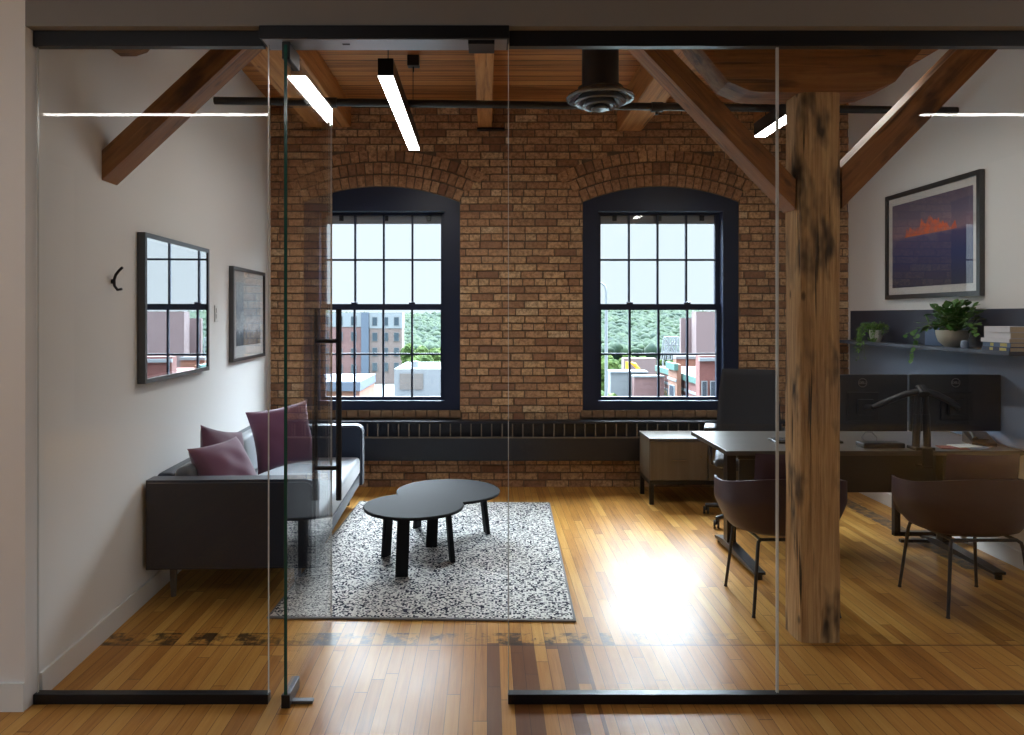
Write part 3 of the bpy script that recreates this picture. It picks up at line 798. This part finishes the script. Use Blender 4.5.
def monitor(x, label):
    t = thing('computer_monitor', label, 'monitor', (x, 4.80, 1.013), 0, 'back to back black computer monitors')
    MB().box(-.292, .292, 0, .028, -.182, .182, .006, 2).build('screen_housing', 'plastic_dark', t)
    MB().box(-.284, .284, .028, .030, -.174, .174).build('screen', 'black_matt', t)
    MB().box(-.10, .10, -.012, .0, -.11, .07, .004).build('rear_bulge', 'plastic_black', t)
    m = MB(); n = 28
    m.grid(lambda u, v: Vector(((.029-.004*v)*math.cos(2*math.pi*u), -.002, (.029-.004*v)*math.sin(2*math.pi*u)+.13)), n, 2, True)
    bmesh.ops.solidify(m.b, geom=m.b.faces[:], thickness=.002)
    m.build('logo_ring', 'logo_silver', t)
    cu = bpy.data.curves.new('logo_text', 'FONT'); cu.body = 'DELL'; cu.size = .021; cu.align_x = 'CENTER'; cu.align_y = 'CENTER'; cu.extrude = .0008
    ob = bpy.data.objects.new('tmp', cu); C.objects.link(ob); bpy.context.view_layer.update()
    me = bpy.data.meshes.new_from_object(ob.evaluated_get(bpy.context.evaluated_depsgraph_get())); bpy.data.objects.remove(ob)
    me.materials.clear(); me.materials.append(M['logo_silver'])
    lt = bpy.data.objects.new('logo_text', me); C.objects.link(lt); lt.parent = t; lt.location = (0, -.002, .13); lt.rotation_euler = (R(90), 0, 0)
    return t
monitor(2.403, 'left of the two black computer monitors seen from behind')
monitor(2.999, 'right of the two black computer monitors seen from behind')
ma = thing('monitor_arm', 'black double monitor arm clamped to the near edge of the desk', 'monitor arm', (2.70, 4.66, .74))
MB().box(-.06, .06, -.045, .06, .0, .02, .003).box(-.03, .03, -.07, -.052, -.09, .02, .002).box(-.03, .03, -.07, .01, -.105, -.09, .002).build('desk_clamp', 'black_metal', ma)
for sx in (-1, 1):
    MB().cyl((sx*.035, 0, .02), (sx*.028, 0, .22), .022, seg=16).cyl((sx*.028, 0, .22), (sx*.02, .0, .36), .019, seg=16).build('pole', 'plastic_black', ma, smooth=True)
    m = MB().tube([(sx*.01, -.01, .365), (sx*.09, .01, .345), (sx*.19, .03, .30), (sx*.27, .06, .255)], [.019, .02, .02, .017], 12)
    m.build('swing_arm', 'plastic_dark', ma, smooth=True)
    MB().box(sx*.29-.05, sx*.29+.05, .105, .125, .20, .30, .004).cyl((sx*.27, .06, .255), (sx*.29, .11, .25), .018, seg=12).build('mount_plate', 'plastic_black', ma)
    MB().cyl((sx*.01, -.03, .345), (sx*.01, .02, .385), .024, seg=16).build('joint', 'plastic_black', ma, smooth=True)
tag(MB().box(-.13, .13, -.055, .055, 0, .032, .006).build('docking_station', 'plastic_black', loc=(2.49, 4.75, .7405)), 'flat black docking station on the desk left of the monitor arm', 'docking station')
kb = thing('keyboard', 'black keyboard on the desk beside the timber post', 'keyboard', (2.10, 4.95, .7405))
MB().box(-.22, .22, -.07, .07, 0, .014, .004).build('case', 'plastic_black', kb)
k_ = MB()
for i in range(14):
    for j in range(5): k_.box(-.205+i*.0295, -.205+i*.0295+.025, -.06+j*.0245, -.06+j*.0245+.02, .014, .020)
k_.build('keys', 'plastic_dark', kb)
tag(MB().tube([(2.40, 4.76, .77), (2.38, 4.765, .80), (2.41, 4.775, .83), (2.45, 4.775, .83), (2.475, 4.765, .80), (2.47, 4.76, .772)], .003, 8).build('looped_cable', 'cable_grey', smooth=True), 'thin grey cable looping up from the docking station', 'cable')
ph = thing('desk_phone', 'black desk phone at the right end of the desk by the wall', 'phone', (3.19, 4.86, .7405), R(-15))
MB().prism([(-.09, 0), (.09, 0), (.09, .07), (-.09, .02)], 'x', -.07, .07).build('base', 'plastic_black', ph)
MB().box(-.035, .035, -.05, .05, .05, .056).xf(Matrix.Rotation(R(15), 4, 'X')).build('keypad', 'plastic_dark', ph)
MB().tube([(-.052, -.09, .045), (-.052, -.07, .062), (-.052, .06, .10), (-.052, .09, .095)], [.018, .013, .013, .018], 10).build('handset', 'plastic_black', ph, smooth=True)
for i, (x, y, a, m_) in enumerate(((3.03, 4.76, 10, 'mat_board'), (2.93, 4.72, -14, 'ink_red'), (3.08, 4.72, 35, 'felt_blue'))):
    tag(MB().box(-.08, .08, -.055, .055, 0, .004 if i else .008).build('notepad', m_, loc=(x, y, .7405), rot=(0, 0, R(a))),
        ('white notepad on the desk beside the phone', 'red covered notepad on the desk under the right monitor', 'blue covered notepad on the desk next to the phone')[i], 'notepad')

# ------------------------------------------------------------ tub chairs
def tub_chair(label, x, y, rz=0):
    t = thing('tub_chair', label, 'chair', (x, y, 0), rz, 'plum tub chairs at the desk')
    n, nv = 72, 14
    def rim(th):        # th: 0 at the back, +-pi at the front
        a = abs(th); base = .665+.065*max(0, math.cos(a*.8))**2
        if a > R(118): base = base-(base-.47)*min(1, (a-R(118))/R(20))
        return base
    def fn(u, v):
        th = (u-.5)*2*math.pi; h = rim(th)
        ex = 2.5; cs, sn = -math.cos(th), math.sin(th)
        fx = math.copysign(abs(sn)**(2/ex), sn)*.336; fy = math.copysign(abs(cs)**(2/ex), cs)*.285
        t_ = v; k = .66+.34*min(1, t_/.6)**.5; z = .402+(h-.402)*t_
        if v < .001: k = .60
        return Vector((fx*k, fy*k+.01, z))
    m = MB(); m.grid(fn, n, nv, True)
    lo = [e for e in m.b.edges if len(e.link_faces) == 1 and e.verts[0].co.z < .41 and e.verts[1].co.z < .41]
    bmesh.ops.holes_fill(m.b, edges=lo, sides=0)
    bmesh.ops.recalc_face_normals(m.b, faces=m.b.faces)
    bmesh.ops.solidify(m.b, geom=m.b.faces[:], thickness=.014)
    m.build('shell', 'tub_plum', t, smooth=True)
    MB().lathe([(0, .425), (.17, .425), (.205, .44), (.21, .465), (.19, .485), (0, .492)], (0, .02, 0), 40).build('seat_cushion', 'tub_cushion', t, smooth=True)
    def bc(sg):
        def f(u, v):
            a = (u*2-1); w = .193; e = ((1-a**8)*(1-(2*v-1)**8)) ** .4
            return Vector((a*w, -.195+.05*a*a + sg*.025*e - (v-.5)*.05, .47+v*.375))
        return f
    m = MB(); m.grid(bc(1), 21, 15); m.grid(bc(-1), 21, 15); bmesh.ops.remove_doubles(m.b, verts=m.b.verts, dist=1e-4)
    m.build('back_cushion', 'tub_cushion', t, smooth=True)
    m = MB()
    for sx in (-1, 1):
        m.tube([(sx*.17, -.18, .392), (sx*.17, .18, .392)], .009)
        m.tube([(-.17, sx*.18, .392), (.17, sx*.18, .392)], .009)
    m.build('under_frame', 'leg_dark', t, smooth=True)
    for sx in (-1, 1):
        for sy in (-1, 1):
            MB().tube([(sx*.165, sy*.175, .395), (sx*.185, sy*.19, .38), (sx*.19, sy*.197, .35), (sx*.222, sy*.228, .012), (sx*.223, sy*.229, .001)], [.009, .0095, .0095, .0085, .011], 10).build('leg', 'leg_dark', t, smooth=True)
    return t
tub_chair('plum tub chair at the left end of the desk, partly hidden by the post', 1.61, 4.13)
tub_chair('plum tub chair at the right of the desk near the right wall', 2.615, 4.12)

# ------------------------------------------------------------ office chair
oc = thing('office_chair', 'black office task chair between the desk and the right window', 'chair', (2.0, 5.72, 0), R(-18))
m = MB()
for k in range(5):
    a = R(228+72*k); c_, s_ = math.cos(a), math.sin(a)
    m.tube([(0, 0, .105), (c_*.18, s_*.18, .095), (c_*.35, s_*.35, .072)], [.032, .022, .015], 10)
m.cyl((0, 0, .08), (0, 0, .13), .035, seg=20)
bs = m.build('star_base', 'plastic_black', oc, smooth=True)
for k in range(5):
    a = R(228+72*k); c_, s_ = math.cos(a)*.35, math.sin(a)*.35
    MB().cyl((c_-.022, s_, .031), (c_-.006, s_, .031), .03, seg=18).cyl((c_+.006, s_, .031), (c_+.022, s_, .031), .03, seg=18).cyl((c_, s_, .03), (c_, s_, .075), .008, seg=8).build('caster', 'plastic_black', bs, smooth=True)
MB().cyl((0, 0, .13), (0, 0, .40), .024, seg=18).cyl((0, 0, .36), (0, 0, .40), .04, seg=18).build('gas_column', 'steel_grey', oc, smooth=True)
MB().box(-.12, .12, -.10, .17, .40, .435, .01).build('tilt_mechanism', 'plastic_black', oc)
MB().box(-.25, .25, -.25, .24, .438, .515, .035, 4).build('seat', 'mesh_black', oc, smooth=True)
def bk(sg):
    def f(u, v):
        a = 2*u-1; w = .245-.045*v**2; e = ((1-a**10)*(1-(2*v-1)**10)) ** .4
        return Vector((a*w, .25-.035*(a*a)+sg*.02*e+.06*v+.02*math.sin(v*3.1), .56+v*.585))
    return f
m = MB(); m.grid(bk(1), 21, 21); m.grid(bk(-1), 21, 21); bmesh.ops.remove_doubles(m.b, verts=m.b.verts, dist=1e-4)
m.build('backrest', 'mesh_black', oc, smooth=True)
MB().tube([(0, .16, .42), (0, .27, .44), (0, .33, .55), (0, .345, .75)], .022, 10).build('back_spine', 'plastic_black', oc, smooth=True)
for sx in (-1, 1):
    am = MB().tube([(sx*.13, .02, .425), (sx*.27, .02, .43), (sx*.285, .03, .50), (sx*.285, .03, .69)], .016, 10).build('armrest', 'plastic_black', oc, smooth=True)
    MB().box(sx*.285-.045, sx*.285+.045, -.11, .15, .69, .722, .012, 3).build('arm_pad', 'plastic_dark', am, smooth=True)

# ------------------------------------------------------------ right wall shelf, panel and what stands on it
tb = MB().box(XR-.022, XR-.001, 4.40, 6.82, .745, 1.350, .003).build('pinboard', 'felt_blue')
tag(tb, 'blue grey felt pinboard on the right wall behind the monitors', 'pinboard')
sh = thing('wall_shelf', 'long navy metal shelf with tall back panel on the right wall', 'shelf', (XR-.001, 4.41, 1.355))
MB().box(-.25, 0, 0, 2.42, -.02, 0, .002).build('shelf_board', 'shelf_navy', sh)
MB().box(-.02, 0, 0, 2.40, .001, .262, .002).build('back_panel', 'shelf_navy', sh)
MB().box(-.25, -.245, 0, 2.42, 0, .008).build('front_lip', 'shelf_navy', sh)

def leaf(m, p, d, up, L, Wd):
    d = d.normalized(); s_ = d.cross(up)
    if s_.length < .01: s_ = Vector((1, 0, 0))
    s_.normalize(); n_ = s_.cross(d)
    prof = [(0, 0), (.25, .75), (.55, 1), (.8, .6), (1, 0)]
    c_ = [m.b.verts.new(p+d*L*t-n_*(.18*L*t*t)) for t, w in prof]
    l_ = [m.b.verts.new(p+d*L*t+s_*Wd*w-n_*(.18*L*t*t-.12*Wd)) for t, w in prof[1:-1]]
    r_ = [m.b.verts.new(p+d*L*t-s_*Wd*w-n_*(.18*L*t*t-.12*Wd)) for t, w in prof[1:-1]]
    for side, rev in ((l_, False), (r_, True)):
        fs = [(c_[0], side[0], c_[1]), (c_[1], side[0], side[1], c_[2]), (c_[2], side[1], side[2], c_[3]), (c_[3], side[2], c_[4])]
        for f in fs: m.b.faces.new(f[::-1] if rev else f)
def rv(a=1): return Vector((random.uniform(-a, a), random.uniform(-a, a), random.uniform(-a, a)))
# small trailing plant
sp_ = thing('trailing_plant', 'small trailing green plant in a white pot at the far end of the shelf', 'plant', (3.175, 6.12, 1.3555))
MB().lathe([(0, 0), (.035, 0), (.048, .05), (.05, .10), (.044, .10), (.042, .085), (0, .083)]).build('pot', 'pot_white', sp_, smooth=True)
st = MB(); lf = MB()
for i in range(46):
    a = random.uniform(0, 2*math.pi)
    if i < 26: a = random.uniform(R(120), R(250))
    dr_ = Vector((math.cos(a), math.sin(a), 0)); pts = []
    long = random.uniform(.14, .30) if i < 26 else random.uniform(.02, .09)
    rr = random.uniform(.118, .15) if i < 26 else random.uniform(.05, .10)
    if dr_.x > .3: rr = min(rr, .10)
    for k in range(7):
        t = k/6; pts.append(Vector((0, 0, .09))+dr_*rr*min(1, t*2.2)+Vector((0, 0, .06*math.sin(min(1, t*2.2)*2.0)-max(0, t-.35)*long*1.5)))
    for p in pts:
        if p.x > .11: p.x = .11
        if p.x > -.112 and p.z < .012: p.z = .012+random.uniform(0, .02)
    st.tube(pts, .0012, 4)
    for p in pts[1:]:
        for q in range(4): leaf(lf, p+rv(.012), rv()+Vector((0, 0, -.2)), Vector((0, 0, 1)), random.uniform(.012, .02), .005)
st.build('stems', 'stem_green', sp_); lf.build('leaves', 'leaf_bright', sp_, recalc=False)
# big plant in a bowl
bp = thing('potted_plant', 'bushy green vine plant in a wide cream bowl on the shelf', 'plant', (3.165, 5.10, 1.3555))
MB().lathe([(0, 0), (.04, 0), (.05, .01), (.085, .042), (.099, .085), (.101, .118), (.094, .118), (.088, .10), (0, .098)]).build('bowl', 'pot_cream', bp, smooth=True)
MB().lathe([(0, .108), (.088, .106), (.088, .1), (0, .1)]).build('soil', 'soil', bp)
st = MB(); lf = MB()
for i in range(120):
    a = random.uniform(0, 2*math.pi); el = random.uniform(.15, 1.35); rr = random.uniform(.06, .27)
    dv = Vector((math.cos(a)*math.cos(el)*.62, math.sin(a)*math.cos(el)*1.25, math.sin(el)*.75))
    p0 = Vector((0, 0, .11)); p1 = p0+dv*rr
    p1.x = min(.13, p1.x)
    mid = (p0+p1)/2+Vector((0, 0, .04))
    st.tube([p0, mid, p1], .0018, 4)
    leaf(lf, p1, dv+rv(.5), Vector((0, 0, 1))+rv(.3), random.uniform(.045, .068), random.uniform(.02, .03))
    leaf(lf, mid, dv+rv(.8), Vector((0, 0, 1))+rv(.3), random.uniform(.035, .05), random.uniform(.015, .022))
def vine(pts, nl):
    pts = [Vector(p) for p in pts]; st.tube(pts, .002, 5)
    for i in range(nl):
        t = (i+.5)/nl*(len(pts)-1); k = int(t); p = pts[k].lerp(pts[min(k+1, len(pts)-1)], t-k)
        dd = Vector((-.6 if p.z < 0 else random.uniform(-1, .3), random.choice((-1, 1))*random.uniform(.4, 1), random.uniform(-.9, .2)))
        leaf(lf, p, dd, Vector((-.3, 0, 1)), random.uniform(.035, .05), random.uniform(.014, .02))
vine([(0, .03, .12), (-.08, .14, .16), (-.12, .22, .08), (-.125, .25, -.02), (-.125, .27, -.10)], 16)
vine([(0, .03, .12), (-.05, .20, .15), (-.07, .34, .11), (-.09, .44, .07)], 9)
vine([(0, -.03, .12), (-.04, -.16, .20), (-.06, -.28, .15), (-.06, -.36, .10)], 14)
vine([(0, .0, .13), (-.03, .08, .22), (-.05, .15, .30)], 7)
st.build('stems', 'stem_green', bp); lf.build('leaves', 'leaf_green', bp, recalc=False)
tag(MB().box(-.012, .012, -.07, .07, 0, .13, .003).build('standing_card', 'book_blue', loc=(3.24, 5.43, 1.3555), rot=(0, 0, R(20))), 'small blue card standing on the shelf behind the vine leaves', 'card')
tag(MB().lathe([(0, 0), (.018, 0), (.024, .02), (.02, .05), (.012, .055), (0, .055)]).build('small_jar', 'felt_blue', smooth=True, loc=(3.12, 4.90, 1.3555)), 'little bluish glass jar on the shelf between bowl and books', 'jar')
# books: stacked near the end of the shelf, bottom to top
zz = 1.3555
for i, (th, cov, L, Wd, off, lab) in enumerate((
        (.027, 'book_navy', .255, .205, 0.0, 'navy book with pale spine band, bottom of the shelf stack'),
        (.027, 'book_blue', .25, .20, .004, 'blue grey book, second from the bottom of the shelf stack'),
        (.024, 'book_white', .25, .20, -.003, 'white book with grey spine, middle of the shelf stack'),
        (.036, 'book_white', .24, .20, .004, 'thick white book, second from the top of the shelf stack'),
        (.034, 'book_white', .235, .195, .0, 'pale lilac white book, topmost of the shelf stack'))):
    b = thing('stacked_book', lab, 'book', (3.095+off, 4.44, zz), R(random.uniform(-1.5, 1.5)), 'books stacked on the shelf')
    MB().box(0, .003, 0, L, 0, th).box(.003, Wd, 0, L, 0, .003).box(.003, Wd, 0, L, th-.003, th).build('cover', cov, b)
    MB().box(.004, Wd-.004, .004, L-.004, .003, th-.003).build('pages', 'paper_cream', b)
    if i < 2:
        MB().box(-.0008, -.0001, .03, .09, .004, th-.004).build('spine_band', 'book_yellow', b)
        MB().box(-.0008, -.0001, .15, .18, .004, th-.004).build('spine_band', 'book_yellow', b)
    zz += th+.0008

# ------------------------------------------------------------ outside
def at(px, py, y): return ((px-487)*y/F, 1.57-(py-316)*y/F)
ZG = -12.0
o = struct('ground', MB().box(-400, 400, 8, 900, ZG-.5, ZG), 'ext_ground')
def building(name, label, x0, x1, y0, y1, z1, mat, wins=None, capz=None, cap='ext_white', band=None):
    t = thing(name, label, 'building', (x0, y0, ZG)); H = z1-ZG; w = x1-x0
    MB().box(0, w, 0, y1-y0, 0, H).build('wall', mat, t)
    if capz: MB().box(-.05, w+.05, -.15, y1-y0, H-capz, H+.05).build('upper_storey', cap, t)
    if band:
        for (bz, bh, bm_) in band: MB().box(-.1, w+.1, -.35, -.02, bz-ZG, bz-ZG+bh).build('cornice', bm_, t)
    if wins:
        nx, wx, wh, zs = wins
        for i in range(nx):
            for zc in zs:
                cx = (i+.5)*w/nx
                wf = MB().box(cx-wx/2-.08, cx+wx/2+.08, -.22, -.16, zc-ZG-wh/2-.08, zc-ZG+wh/2+.08).build('window', 'ext_white' if capz is None else 'ext_grey', t)
                MB().box(cx-wx/2, cx+wx/2, -.25, -.221, zc-ZG-wh/2, zc-ZG+wh/2).build('pane', 'ext_glass', wf)
    return t
building('apartment_building', 'pink brick apartment block with white upper storey seen through the left window', -42, -25.2, 150, 154, 2.2, 'ext_brick_pink', (6, 1.0, 1.7, (-2.5, -5.8, -9.0, .6)), 2.8)
building('stair_tower', 'dark blue grey tower strip between two apartment blocks', -25.1, -23.6, 149.5, 160, 2.3, 'ext_bluegrey')
building('apartment_building', 'taupe brick apartment block with pale top storey and small windows', -23.5, -17.0, 150, 154, 2.2, 'ext_brick_taupe', (3, .9, 1.6, (-2.6, -5.6, -8.6, .5)), 3.1)
building('roof_parapet', 'low orange brick parapet with blue grey cap in the left window', -10.0, -5.1, 30, 34, -1.1, 'ext_brick_orange', None, .32, 'ext_bluegrey')
# white industrial roof with plant boxes
wr_ = thing('rooftop_plant', 'white industrial roof with big metal air units seen through the left window', 'building', (-5.5, 38, ZG))
MB().box(.1, 8, 0, 12, 0, 9.3).build('roof_block', 'ext_bright', wr_)
MB().box(.55, 8, 2, 8, 9.3, 10.75).build('air_unit', 'ext_bright', wr_)
MB().box(.85, 2.1, 1.95, 2.0, 9.65, 10.5).build('louvre', 'ext_louver', wr_)
MB().box(-.4, 8, -1.4, -.02, 0, 8.75).build('lower_block', 'ext_grey', wr_)
MB().cyl((1.6, 3, 10.75), (1.6, 3, 11.1), .18, seg=12).build('flue', 'ext_white', wr_)
building('blank_building', 'tall blank taupe building at the right of the right window', 25.1, 38, 90, 92, 2.1, 'ext_taupe')
building('blank_annex', 'lower taupe annex left of the tall blank building', 24.05, 26, 93, 93.6, 1.3, 'ext_taupe')
building('brick_building', 'red brick building with white bands mirrored in the picture glass', 24.5, 36, 60, 68.5, 3.2, 'ext_brick_pink', (6, 1.0, 1.6, (-.6, -3.2, -6)), .9, 'ext_bluegrey')
building('brick_building', 'tall red brick building with white bands right of the window view', 15.8, 30, 27, 40, 8.5, 'ext_brick_red', (7, .9, 1.3, (5.2, 3.2, 1.2, -.8, -2.8)), None, band=((6.3, .5, 'ext_white'), (4.2, .3, 'ext_white')))
def mill(name, label, x0, x1, y0, y1, z1, mat, n, corn, capmat):      # long facade facing left, along the street
    t = thing(name, label, 'building', (x0, y0, ZG)); H = z1-ZG; L = y1-y0
    MB().box(0, x1-x0, 0, L, 0, H).build('wall', mat, t)
    MB().box(-.30, .1, -.2, L, H-corn, H+.06).build('cornice', capmat, t)
    MB().box(-.12, -.01, 0, L, H-corn-1.15, H-corn-.9).build('stone_band', 'ext_white', t)
    for i in range(n):
        yc = (i+.5)*L/n
        wf = MB().box(-.08, -.01, yc-L/n*.32, yc+L/n*.32, H-corn-4.2, H-corn-1.6).build('window', 'ext_white', t)
        MB().box(-.12, -.081, yc-L/n*.24, yc+L/n*.24, H-corn-4.1, H-corn-1.7).build('pane', 'ext_glass', wf)
mill('brick_mill', 'long red brick mill with green cornice and a row of windows in the right window', 20, 25, 71, 88, -4.3, 'ext_brick_red', 12, .55, 'ext_green')
mill('mill_tower', 'projecting brick stair block with green cap on the red mill', 19.1, 19.55, 75.5, 79, -3.3, 'ext_brick_orange', 1, .6, 'ext_green')
building('brick_mill', 'nearest tall red brick mill with narrow blue windows at the right edge of the window', 19.7, 26, 69.5, 70.8, -2.1, 'ext_brick_red', (8, .38, 3.6, (-6.3,)), None, band=((-2.6, .3, 'ext_white'),))
building('brick_hall', 'orange brick hall wall rising behind the green cornice', 22.3, 25.0, 88.4, 89.8, -3.2, 'ext_brick_orange', None, .3, 'ext_grey')
building('grey_building', 'low pale grey building with white roof seen through the right window', 14.0, 18.2, 85, 88, -4.75, 'ext_grey', None, .12, 'ext_white')
building('low_brick_building', 'low pink brick building beside the pale grey one', 16.3, 19.6, 83, 84.5, -5.1, 'ext_brick_pink', None, .12, 'ext_grey')
building('pale_hall', 'far pale hall with a flat roof below the lattice tower', 19.0, 23.5, 104, 106, -4.3, 'ext_taupe')
# truss tower
tt = MB(); tx, ty = 24.2, 98
for (xa, za, xb, zb) in [(-1.2, -4.2, -.8, -1.2), (.9, -4.2, .9, -1.2), (-.8, -1.2, .9, -1.2), (-1.1, -3.4, .9, -1.3), (-.9, -1.4, .9, -3.9), (-1.1, -3.2, .9, -3.2), (-1, -2.2, .9, -2.2), (-.1, -4.2, -.1, -1.2), (.45, -4.2, .45, -1.2), (-.6, -4.2, -.5, -1.2)]:
    for yy in (0, 1.2): tt.tube([(xa, yy, za), (xb, yy, zb)], .09, 6)
for xx in (-1.2, .9): tt.tube([(xx, 0, ZG), (xx, 0, -4.2)], .12, 6)
tag(tt.build('lattice_tower', 'ext_white', loc=(tx, ty, 0)), 'white lattice tower in front of the far trees', 'tower')
# yellow crane
cr = thing('excavator', 'yellow excavator arm behind the low buildings in the right window', 'excavator', (17.35, 93, ZG))
MB().tube([(0, 0, 4), (.1, 0, 7.9), (.9, 0, 7.6), (2.0, 0, 6.3)], [.22, .28, .25, .18], 8).build('boom', 'ext_yellow', cr)
MB().box(-1.2, 1.4, -1, 1, .8, 4.2, .1).build('cab', 'ext_yellow', cr)
MB().box(-1.8, 1.8, -1.4, 1.4, 0, .8, .1).build('tracks', 'ext_louver', cr)
# street light
sl_ = thing('street_light', 'tall white curved street light at the left edge of the right window', 'street light', (6.36, 40, ZG))
z_ = 1.57+1.7-ZG
MB().tube([(0, 0, 0), (0, 0, z_-.4), (-.06, 0, z_-.1), (-.25, 0, z_+.05), (-.6, 0, z_)], [.12, .08, .06, .05, .05], 10).build('pole', 'ext_white', sl_, smooth=True)
MB().box(-.95, -.5, -.1, .1, z_-.08, z_+.02, .03).build('lamp_head', 'ext_grey', sl_)
# street
tag(MB().box(9, 14, 69.5, 84, ZG, ZG+.02).build('parking_lot', 'ext_road'), 'pale blue grey asphalt lot below the right window', 'road')
# wooded hillside: countless crowns
def crowns(name, spots, mat, label, kind=None, cat='trees', grp=None):
    V, Fc = [], []
    tb_ = bmesh.new(); bmesh.ops.create_icosphere(tb_, subdivisions=1, radius=1); tb_.verts.ensure_lookup_table()
    bv = [v.co.copy() for v in tb_.verts]; bf = [[v.index for v in f.verts] for f in tb_.faces]; tb_.free()
    for (x, y, z, r) in spots:
        k0 = len(V)
        for d in bv:
            q = d*r*(1+.22*math.sin(d.x*7+x)*math.cos(d.z*6/1+y)); V.append((q.x+x, q.y+y, q.z*.9+z))
        Fc += [[k0+i for i in f] for f in bf]
    me = bpy.data.meshes.new(name); me.from_pydata(V, [], Fc); me.materials.append(M[mat])
    for p in me.polygons: p.use_smooth = True
    o = bpy.data.objects.new(name, me); C.objects.link(o)
    return tag(o, label, cat, grp, kind)
sp2 = []
for i in range(5200):
    y = random.uniform(190, 420); x = random.uniform(-.28, .40)*y
    f = (y-190)/230; z = -8.0+f*(11.6+2.2*math.sin(x*.03))
    sp2.append((x, y, z, random.uniform(1.5, 2.9)))
crowns('wooded_hillside', sp2, 'far_forest', 'dense green wooded hillside along the horizon', 'stuff')
struct('ground_hill', MB().prism([(185, ZG), (420, .8), (900, 1.2), (900, ZG)], 'x', -300, 400), 'far_forest')
def tree(x, y, h, label):
    t = thing('leafy_tree', label, 'tree', (x, y, ZG), 0, 'green trees between the buildings')
    MB().cyl((0, 0, 0), (0, 0, h*.5), .25, .15, seg=8).build('trunk', 'ext_louver', t)
    m = MB()
    for k in range(12):
        r = h*random.uniform(.09, .15); cx, cy, cz_ = random.uniform(-.17, .17)*h, random.uniform(-.15, .15)*h, h*random.uniform(.42, .86)
        rr = bmesh.ops.create_icosphere(m.b, subdivisions=3, radius=r)
        for v in rr['verts']:
            d = v.co.normalized(); v.co += d*r*random.uniform(-.14, .14); v.co += Vector((cx, cy, cz_))
    m.build('crown', 'near_trees', t)
    return t
for px, y, top, lab in (
        (413, 140, 340, 'leafy tree just right of the taupe apartment block, seen through the left window'),
        (429, 128, 344, 'leafy tree in the middle of the left window, behind the white roof'),
        (446, 142, 342, 'farther leafy tree at the right edge of the left window'),
        (418, 110, 352, 'lower leafy tree above the left end of the white air unit'),
        (440, 105, 354, 'lower leafy tree above the right end of the white air unit'),
        (598, 150, 350, 'leafy tree behind the street light at the left edge of the right window'),
        (611, 136, 352, 'second leafy tree from the left in the right window, beside the street light'),
        (625, 150, 351, 'leafy tree directly behind the yellow excavator arm'),
        (638, 136, 353, 'leafy tree just right of the yellow excavator arm'),
        (652, 150, 354, 'leafy tree left of the white lattice tower'),
        (665, 136, 356, 'leafy tree at the foot of the white lattice tower'),
        (604, 112, 358, 'nearer bushy tree above the left corner of the pale grey building'),
        (622, 118, 362, 'nearer bushy tree right above the pale grey building roof'),
        (645, 114, 360, 'nearer bushy tree above the low pink brick building'),
        (608, 63, 384, 'low green shrub at the bottom left corner of the right window'),
        (630, 55, 387, 'low green shrub in front of the pale grey building'),
        (651, 66, 389, 'low green shrub in front of the low pink brick building')):
    X, Z = at(px, top, y)
    tree(X, y, Z-ZG, lab)
